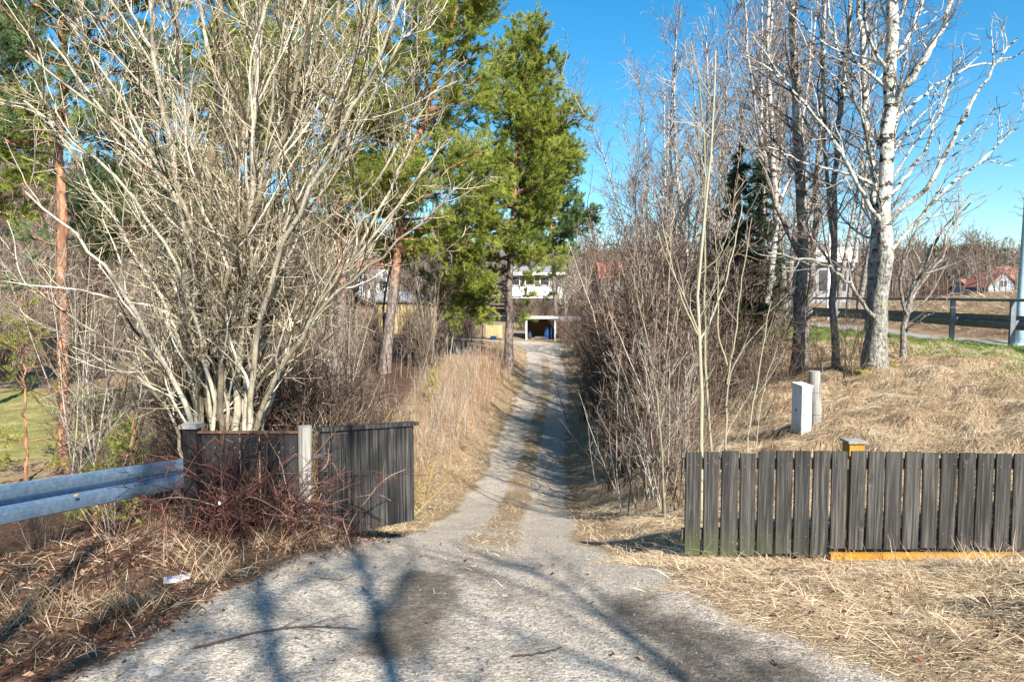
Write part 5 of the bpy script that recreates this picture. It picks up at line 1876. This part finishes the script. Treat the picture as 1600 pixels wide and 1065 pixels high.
for px, py, s_, lb in ((240, 1052, .05, 'flat grey stone on the gravel at the lower left edge'), (788, 930, .028, 'bluish grey stone on the gravel between the wheel tracks'), (597, 918, .022, 'small dark stone beside the dark soil patch'), (262, 853, .05, 'dark stone half hidden under the brambles'), (338, 905, .03, 'grey stone in the leaves right of the flattened carton'), (120, 962, .035, 'pale stone in the dry grass at lower left')):
    stone(lb, gpt(px, py), (s_, s_ * .7, s_ * .45))
for px, py, s_, lb in ((1395, 574, .17, 'yellow-green moss cushion at the right foot of the biggest aspen'), (1347, 585, .15, 'yellow-green moss cushion at the left foot of the biggest aspen'), (1246, 549, .13, 'yellow-green moss cushion at the foot of the dark trunked birch')):
    stone(lb, gpt(px, py), (s_, s_ * .8, s_ * .6), 'moss_cushion', 'moss', 'moss')


# ------------------------------------------------------------------ buildings at the end of the drive and beyond
def gable_house(name, label, cat, c, w, d, h, rh, rz, mwall, mroof, wins=(), door=None, over=.3, ridge='x'):
    root = thing(name, c, label, cat, rz=rz)
    g = Geo()
    g.box((0, 0, h / 2 - .6), (w, d, h + 1.2))
    if ridge == 'x':
        for s_ in (-1, 1):
            x_ = s_ * (w / 2 - .002)
            g.add([[x_, -d / 2, h], [x_, d / 2, h], [x_, 0, h + rh], [x_ - s_ * .15, -d / 2, h], [x_ - s_ * .15, d / 2, h], [x_ - s_ * .15, 0, h + rh]], [[0, 1, 4, 3], [1, 2, 5, 4], [2, 0, 3, 5]], [[0, 2, 1], [3, 4, 5]])
    else:
        for s_ in (-1, 1):
            y_ = s_ * (d / 2 - .002)
            g.add([[-w / 2, y_, h], [w / 2, y_, h], [0, y_, h + rh], [-w / 2, y_ - s_ * .15, h], [w / 2, y_ - s_ * .15, h], [0, y_ - s_ * .15, h + rh]], [[0, 1, 4, 3], [1, 2, 5, 4], [2, 0, 3, 5]], [[0, 2, 1], [3, 4, 5]])
    g.build('wall', mwall, root)
    g = Geo()
    for s_ in (-1, 1):
        if ridge == 'x':
            e = d / 2 + over
            k_ = rh / (d / 2)
            ze = h - over * k_
            a = np.array([[-w / 2 - over, s_ * e, ze], [w / 2 + over, s_ * e, ze], [w / 2 + over, 0, h + rh], [-w / 2 - over, 0, h + rh]])
        else:
            e = w / 2 + over
            k_ = rh / (w / 2)
            ze = h - over * k_
            a = np.array([[s_ * e, -d / 2 - over, ze], [s_ * e, d / 2 + over, ze], [0, d / 2 + over, h + rh], [0, -d / 2 - over, h + rh]])
        g.add(np.r_[a + [0, 0, .02], a + [0, 0, .16]], [[0, 3, 2, 1], [4, 5, 6, 7], [0, 1, 5, 4], [1, 2, 6, 5], [2, 3, 7, 6], [3, 0, 4, 7]])
    g.build('roof', mroof, root)
    for (x_, z_, ww, wh) in wins:
        g = Geo()
        y_ = -d / 2 - .02
        for (cx_, cz_, sx_, sz_) in ((x_, z_ + wh / 2, ww + .16, .08), (x_, z_ - wh / 2, ww + .16, .08), (x_ - ww / 2 - .04, z_, .08, wh - .08), (x_ + ww / 2 + .04, z_, .08, wh - .08), (x_, z_, .06, wh - .08)):
            g.box((cx_, y_ - .015, cz_), (sx_, .07, sz_))
        wf = g.build('window', 'white', root)
        g = Geo()
        g.box((x_, y_ + .01, z_), (ww, .03, wh))
        g.build('pane', 'glass', wf)
    return root


# carport
cy = 63.0
x0, x1 = (822 - 800) / FPX * cy, (868 - 800) / FPX * cy
cw = x1 - x0
zc = gz((x0 + x1) / 2, cy)
zc2 = at(845, 531, cy)[2]
cp = thing('carport', ((x0 + x1) / 2, cy, zc), 'small open fronted carport with flat white edged roof at the end of the driveway', 'carport')
chh = at(845, 497, cy)[2] - zc
g = Geo()
g.box((0, 1.5, chh + .03), (cw + .35, 3.5, .14))
g.build('roof', 'white', cp)
g = Geo()
g.box((-cw / 2 + .05, 1.55, chh / 2 - .17), (.08, 2.9, chh + .3), r=.3)
g.build('side_wall', 'yellowboard', cp)
g = Geo()
g.box((0, 3.05, chh / 2 - .17), (cw, .08, chh + .3), r=.6)
g.box((cw / 2 - .05, 1.9, chh / 2 - .17), (.08, 2.2, chh + .3), r=.6)
g.build('back_wall', 'brownwood', cp)
for s_ in (-1, 1):
    g = Geo()
    g.box((s_ * (cw / 2 - .03), 0, chh / 2 - .17), (.14, .14, chh + .3))
    g.build('post', 'white', cp)
# things in it
tb = thing('blue_tarpaulin', ((x0 + x1) / 2 + .75, cy + 1.0, zc), 'crumpled blue tarpaulin hung up inside the carport', 'tarpaulin')
g = Geo()
uu, vv = np.meshgrid(np.linspace(-.28, .28, 9), np.linspace(0, 1.25, 9))
V = np.stack([uu * (1 + .3 * vnoise(vv * 3, uu, .5, 3)), .1 * np.sin(uu * 18) + .06 * vnoise(uu * 9, vv * 9, 1, 4), vv], -1).reshape(-1, 3)
id_ = np.arange(81).reshape(9, 9)
q_ = np.stack([id_[:-1, :-1], id_[:-1, 1:], id_[1:, 1:], id_[1:, :-1]], -1).reshape(-1, 4)
g.add(np.r_[V, V + [0, .03, 0]], np.r_[q_, q_[:, ::-1] + 81])
g.build('sheet', 'bluestuff', tb, smooth=True)
bt = thing('blue_bag', ((x0 + x1) / 2 - 1.0, cy + .5, zc), 'dark blue stuffed bag by the left post of the carport', 'bag')
g = Geo()
V = ICO * [.2, .2, .42] * (1 + .12 * R.standard_normal((12, 1))) + [0, 0, .38]
g.add(V, None, ICF)
g.build('bag_body', 'carpaint', bt)
g = Geo()
g.box((0, 0, .82), (.1, .1, .08))
g.build('bag_neck', 'carpaint', bt)
for i in range(5):
    o = thing('white_board', ((x0 + x1) / 2 + .1 + rr.uniform(-.35, .35), cy + .4 + rr.uniform(-.2, .2), zc + .04 + .07 * i), 'pale offcut board in the untidy heap on the carport floor', 'board', 'boards heaped in the carport', rz=rr.uniform(-.6, .6))
    g = Geo()
    board(g, 0, 0, -.45, .45, .16, .03, .9)
    b_ = g.build('board_body', 'capgrey', o)
    b_.rotation_euler = (PI / 2 + rr.uniform(-.1, .1), 0, PI / 2)

# red shed right of carport
xs_ = (884 - 800) / FPX * 64.5
gable_house('red_shed', 'low red-brown shed half hidden in the thicket beside the carport', 'shed', (xs_ + .45, 65.6, gz(xs_ + .45, 65.6)), 2.2, 2.0, 1.6, .25, 0, 'redboard', 'roofgrey', over=.12)

# straw-yellow screen, blue tub, dark lattice panel
xs_ = (772 - 800) / FPX * 62.5
zs = gz(xs_, 62.5)
ys_ = thing('board_screen', (xs_, 62.5, zs), 'straw yellow upright board screen left of the driveway pine trunk', 'screen')
g = Geo()
for i in range(10):
    board(g, -.68 + i * .15, 0, .12, 1.30 + rr.uniform(-.03, .03), .146, .025, rr.random())
g.build('board_panel', 'yellowboard', ys_)
for s_ in (-.6, .6):
    g = Geo()
    g.box((s_, .06, .6), (.08, .08, 1.4))
    g.build('post', 'brownwood', ys_)
tubx = (771 - 800) / FPX * 61.9
tub = thing('blue_tub', (tubx, 61.9, gz(tubx, 61.9)), 'small blue plastic tub in front of the straw yellow screen', 'tub')
g = Geo()
a = np.linspace(0, 1, 5)
g.tubes(np.stack([0 * a, 0 * a, a * .32], 1)[None], (.22 + .07 * a)[None], 14, [.5])
g.build('tub_wall', 'bluestuff', tub, smooth=True)
g = Geo()
g.tubes(np.array([[[0, 0, .31], [0, 0, .345]]]), np.full((1, 2), .31), 14, [.5], cap=True)
g.build('rim', 'bluestuff', tub)
xl = (738 - 800) / FPX * 62.3
lt = thing('lattice_panel', (xl, 62.3, gz(xl, 62.3)), 'dark wooden lattice panel leaning beside the straw yellow screen', 'lattice')
g = Geo()
for i in range(8):
    g.box((-.7 + i * .2, 0, .65), (.05, .03, 1.35), tilt=.6)
    g.box((-.7 + i * .2, .035, .65), (.05, .03, 1.35), tilt=-.6)
g.build('lattice', 'leftplank', lt)
g = Geo()
g.box((0, .02, 1.3), (1.9, .08, .08), r=.5)
g.box((0, .02, .06), (1.9, .08, .08), r=.5)
g.box((-.92, .02, .65), (.08, .085, 1.3), r=.5)
g.box((.92, .02, .65), (.08, .085, 1.3), r=.5)
g.build('lattice_frame', 'leftplank', lt)

# white house beyond
c = at(835, 470, 92)
hz_ = gz(c[0], 92)
H0 = at(835, 448, 92)[2] - hz_
wh = thing('white_house', (c[0], 92, hz_), 'long low white house with dark windows seen right of the driveway pine', 'house')
g = Geo()
zw_ = at(835, 466, 92)[2] - hz_
g.box((0, 4, (H0 + zw_) / 2), (7.6, 8, H0 - zw_))
g.build('lower_wall', 'white', wh)
g = Geo()
g.box((0, 4.05, zw_ / 2 - .5 - .001), (7.5, 7.8, zw_ + 1.0))
g.build('plinth', 'brownwood', wh)
g = Geo()
g.box((0, 4.3, H0 + .752), (7.4, 7.2, 1.5))
g.build('upper_wall', 'brownwood', wh)
for x_ in (-2.6, -.6, 1.4, 3.0):
    g = Geo()
    for dx in (-.62, .62):
        g.box((x_ + dx, .66, H0 + .76), (.1, .08, 1.2))
    g.box((x_, .66, H0 + 1.33), (1.14, .08, .07))
    g.box((x_, .66, H0 + .2), (1.14, .08, .07))
    wf = g.build('window', 'white', wh)
    g = Geo()
    g.box((x_, .67, H0 + .76), (1.13, .05, 1.06))
    g.build('pane', 'glass', wf)
g = Geo()
g.box((0, 4.2, H0 + 1.72), (8.2, 8.6, .36))
g.build('fascia', 'white', wh)
g = Geo()
g.add([[-4.1, -.1, H0 + 1.902], [4.1, -.1, H0 + 1.902], [4.1, 8.5, H0 + 1.902], [-4.1, 8.5, H0 + 1.902], [-3, 4.2, H0 + 2.9], [3, 4.2, H0 + 2.9]], [[0, 1, 5, 4], [2, 3, 4, 5]], [[1, 2, 5], [3, 0, 4]])
g.build('roof', 'roofgrey', wh)

c = at(635, 486, 66)
gable_house('yellow_barn', 'low straw yellow barn glimpsed through branches left of the driveway pine', 'barn', (c[0], 66, gz(c[0], 66)), 5.0, 4, at(635, 470, 66)[2] - gz(c[0], 66), .7, rad(-8), 'yellowboard', 'roofgrey', wins=((-1.2, 1.6, .8, .8),))
c = at(590, 420, 118)
gable_house('white_cottage', 'small white house with red roof far behind the left pines', 'house', (c[0], 118, gz(c[0], 118)), 6, 5, at(590, 418, 118)[2] - gz(c[0], 118), 1.6, 0, 'white', 'roofred', wins=((-1.4, 2.2, 1, 1.1), (1.3, 2.2, 1, 1.1)))
c = at(968, 425, 112)
gable_house('red_roofed_house', 'red roofed house hidden behind bare trees at the end of the thicket', 'house', (c[0], 112, gz(c[0], 112)), 7, 6, at(968, 434, 112)[2] - gz(c[0], 112), 2.4, 0, 'housegrey', 'roofred', wins=((-2, 2.0, 1, 1.1), (1.6, 2.0, 1, 1.1)))
# houses beyond the embankment, far right
c = at(1580, 452, 118)
gable_house('red_roofed_house', 'long red roofed house behind the embankment at the right edge', 'house', (c[0] + 3, 118, gz(c[0], 118)), 14, 7, at(1580, 444, 118)[2] - gz(c[0], 118), 2.9, 0, 'white', 'roofred', wins=((-3, 1.6, 1.1, 1.0), (0, 1.6, 1.1, 1.0)))
c = at(1546, 452, 108)
gable_house('grey_house', 'blue-grey gabled house left of the long red roofed house', 'house', (c[0], 108, gz(c[0], 108)), 4.6, 6, at(1546, 447, 108)[2] - gz(c[0], 108), 2.1, 0, 'housegrey', 'roofred', wins=((0, 1.7, 1.0, 1.1),), ridge='y')
c = at(1518, 452, 112)
gable_house('annexe', 'low pale annexe with red roof at the left end of the house row', 'house', (c[0], 112, gz(c[0], 112)), 3.6, 5, at(1518, 451, 112)[2] - gz(c[0], 112), 1.4, 0, 'concrete', 'roofred')
# white flat building behind birches
c = at(1295, 398, 78)
zg = gz(c[0], 78)
fb = thing('flat_roofed_building', (c[0], 78, zg), 'building with broad white fascia behind the trunks right of the birch stand', 'building')
zt = at(1295, 386, 78)[2] - zg
zb = at(1295, 409, 78)[2] - zg
g = Geo()
g.box((0, 4, (zt + zb) / 2), (6.6, 8, zt - zb))
g.build('fascia', 'white', fb)
g = Geo()
g.box((0, 4.3, zb / 2 - .25), (5.8, 7, zb + .5 - .004))
g.build('wall', 'roofgrey', fb)
for x_ in (-1.8, 0, 1.8):
    g = Geo()
    g.box((x_, .77, zb * .55), (1.3, .06, zb * .5))
    g.build('window', 'glass', fb)

# ------------------------------------------------------------------ car
cyy = 46
cxx = (1236 - 800) / FPX * cyy
car = thing('parked_car', (cxx, cyy, gz(cxx, cyy)), 'dark blue hatchback car on the road behind the railing', 'car', rz=rad(75))
prof = [(-2.0, .35), (-2.05, .75), (-1.75, .92), (-.95, 1.0), (-.35, 1.42), (.9, 1.47), (1.65, 1.05), (1.95, .95), (2.02, .4)]
def extr(g, pr, w, inset=None):
    n = len(pr)
    V = []
    for s_ in (-1, 1):
        for k, (a, z) in enumerate(pr):
            yy_ = w / 2 * (1 - (.18 if z > 1.1 else 0))
            V.append([a, s_ * yy_, z])
    q = [[k, (k + 1) % n, n + (k + 1) % n, n + k] for k in range(n)]
    t = [[0, k + 1, k] for k in range(1, n - 1)] + [[n, n + k, n + k + 1] for k in range(1, n - 1)]
    g.add(V, q, t)
g = Geo()
extr(g, prof, 1.72)
g.build('body', 'carpaint', car)
for s_ in (-1, 1):
    g = Geo()
    yb, yt = s_ * .866, s_ * .735
    g.add([[-.85, yb, 1.03], [.25, yb, 1.03], [.25, yt, 1.38], [-.30, yt, 1.36]], [[0, 1, 2, 3]])
    g.add([[.33, yb, 1.03], [1.45, yb, 1.03], [.95, yt, 1.38], [.33, yt, 1.38]], [[0, 1, 2, 3]])
    g.build('side_window', 'glass', car)
    for a in (-1.3, 1.25):
        g = Geo()
        g.tubes(np.array([[[a, s_ * .72, .31], [a, s_ * .89, .31]]]), np.full((1, 2), .31), 18, [.5], cap=True)
        wl_ = g.build('wheel', 'tyre', car)
        g = Geo()
        g.tubes(np.array([[[a, s_ * .85, .31], [a, s_ * .9, .31]]]), np.full((1, 2), .19), 14, [.5], cap=True)
        g.build('rim', 'darksteel', wl_)
    g = Geo()
    g.box((-2.03, s_ * .62, .72), (.05, .3, .14))
    g.build('headlight', 'white', car)
    g = Geo()
    g.box((2.0, s_ * .68, .85), (.05, .2, .22))
    g.build('tail_light', 'roofred', car)
g = Geo()
g.add([[-.97, -.70, 1.02], [-.97, .70, 1.02], [-.39, .64, 1.415], [-.39, -.64, 1.415]], [[0, 1, 2, 3]])
w1 = g.build('windscreen', 'glass', car)
w1.location = (-.012, 0, .012)
g = Geo()
g.add([[.96, -.64, 1.46], [.96, .64, 1.46], [1.62, .72, 1.09], [1.62, -.72, 1.09]], [[0, 1, 2, 3]])
w2 = g.build('rear_window', 'glass', car)
w2.location = (.015, 0, .015)

# ------------------------------------------------------------------ far wooded hills (nobody could count them)
def far_wood(n_try, rmin_, rmax_):
    g = Geo()
    th = R.uniform(-44, 44, n_try)
    r_ = rmin_ + (rmax_ - rmin_) * R.random(n_try) ** .8
    x = r_ * np.sin(np.radians(th))
    y = r_ * np.cos(np.radians(th))
    ok = ~((x > 40) & (y < 108) & (r_ < 128))
    x, y = x[ok], y[ok]
    n = len(x)
    z = height(x, y)
    H = R.uniform(5.5, 10.5, n)
    st = np.stack([x, y, z - .3], 1)
    d = np.c_[.06 * R.standard_normal((n, 2)), np.ones(n)]
    P_, rd = grow(st, d, H, np.full(n, .085), np.full(n, .03), 4, .05, .02)
    tone = R.random(n)
    g.tubes(P_, rd, 3, np.clip(tone + .15, 0, 1))
    m = 40
    par = np.repeat(np.arange(n), m)
    t = R.uniform(.25, 1, len(par))
    f = t * 4
    i = np.minimum(f.astype(int), 3)
    u = (f - i)[:, None]
    p = P_[par, i] * (1 - u) + P_[par, i + 1] * u
    az = R.uniform(0, 2 * PI, len(par))
    d = np.stack([np.cos(az), np.sin(az), R.uniform(.3, 1.8, len(par))], 1)
    B, br = grow(p, d, H[par] * (.10 + .22 * R.random(len(par))) * (1.25 - t), np.full(len(par), .042), np.full(len(par), .018), 2, .22, .05)
    g.tubes(B, br, 3, np.clip(tone[par] + .2 * R.standard_normal(len(par)), 0, 1))
    return g


g = far_wood(4600, 98, 240)
tag(g.build('far_bare_wood', 'farwood'), 'brown leafless woodland covering the distant hillsides', 'woodland', kind='stuff')
g = Geo()
n = 900
th = np.r_[R.uniform(28, 43, 640), R.uniform(-42, -4, 160), R.uniform(4, 28, 100)]
r_ = R.uniform(185, 245, n)
x, y = r_ * np.sin(np.radians(th)), r_ * np.cos(np.radians(th))
z = height(x, y)
H = R.uniform(5, 8.0, n)
m = 120
t = R.random((n, m)) ** .8
az = R.uniform(0, 2 * PI, (n, m))
rr_ = H[:, None] * .36 * np.sqrt(np.clip(1.05 - t, 0, 1)) * np.sqrt(R.random((n, m)))
p = np.stack([x[:, None] + rr_ * np.cos(az), y[:, None] + rr_ * np.sin(az), z[:, None] + H[:, None] * (.15 + .85 * t)], -1).reshape(-1, 3)
tri = p[:, None, :] + R.standard_normal((n * m, 3, 3)) * .38
g.add(tri.reshape(-1, 3), None, np.arange(3 * n * m).reshape(-1, 3), np.repeat(R.random(n * m), 3))
P_ = np.stack([np.stack([x, y, z - .3], 1), np.stack([x, y, z + H * .9], 1)], 1)
g.tubes(P_, np.c_[np.full(n, .14), np.full(n, .03)], 4, np.full(n, .1))
tag(g.build('far_pine_wood', 'farpine'), 'dark green conifer woodland on the distant ridge', 'woodland', kind='stuff')

bpy.context.view_layer.update()
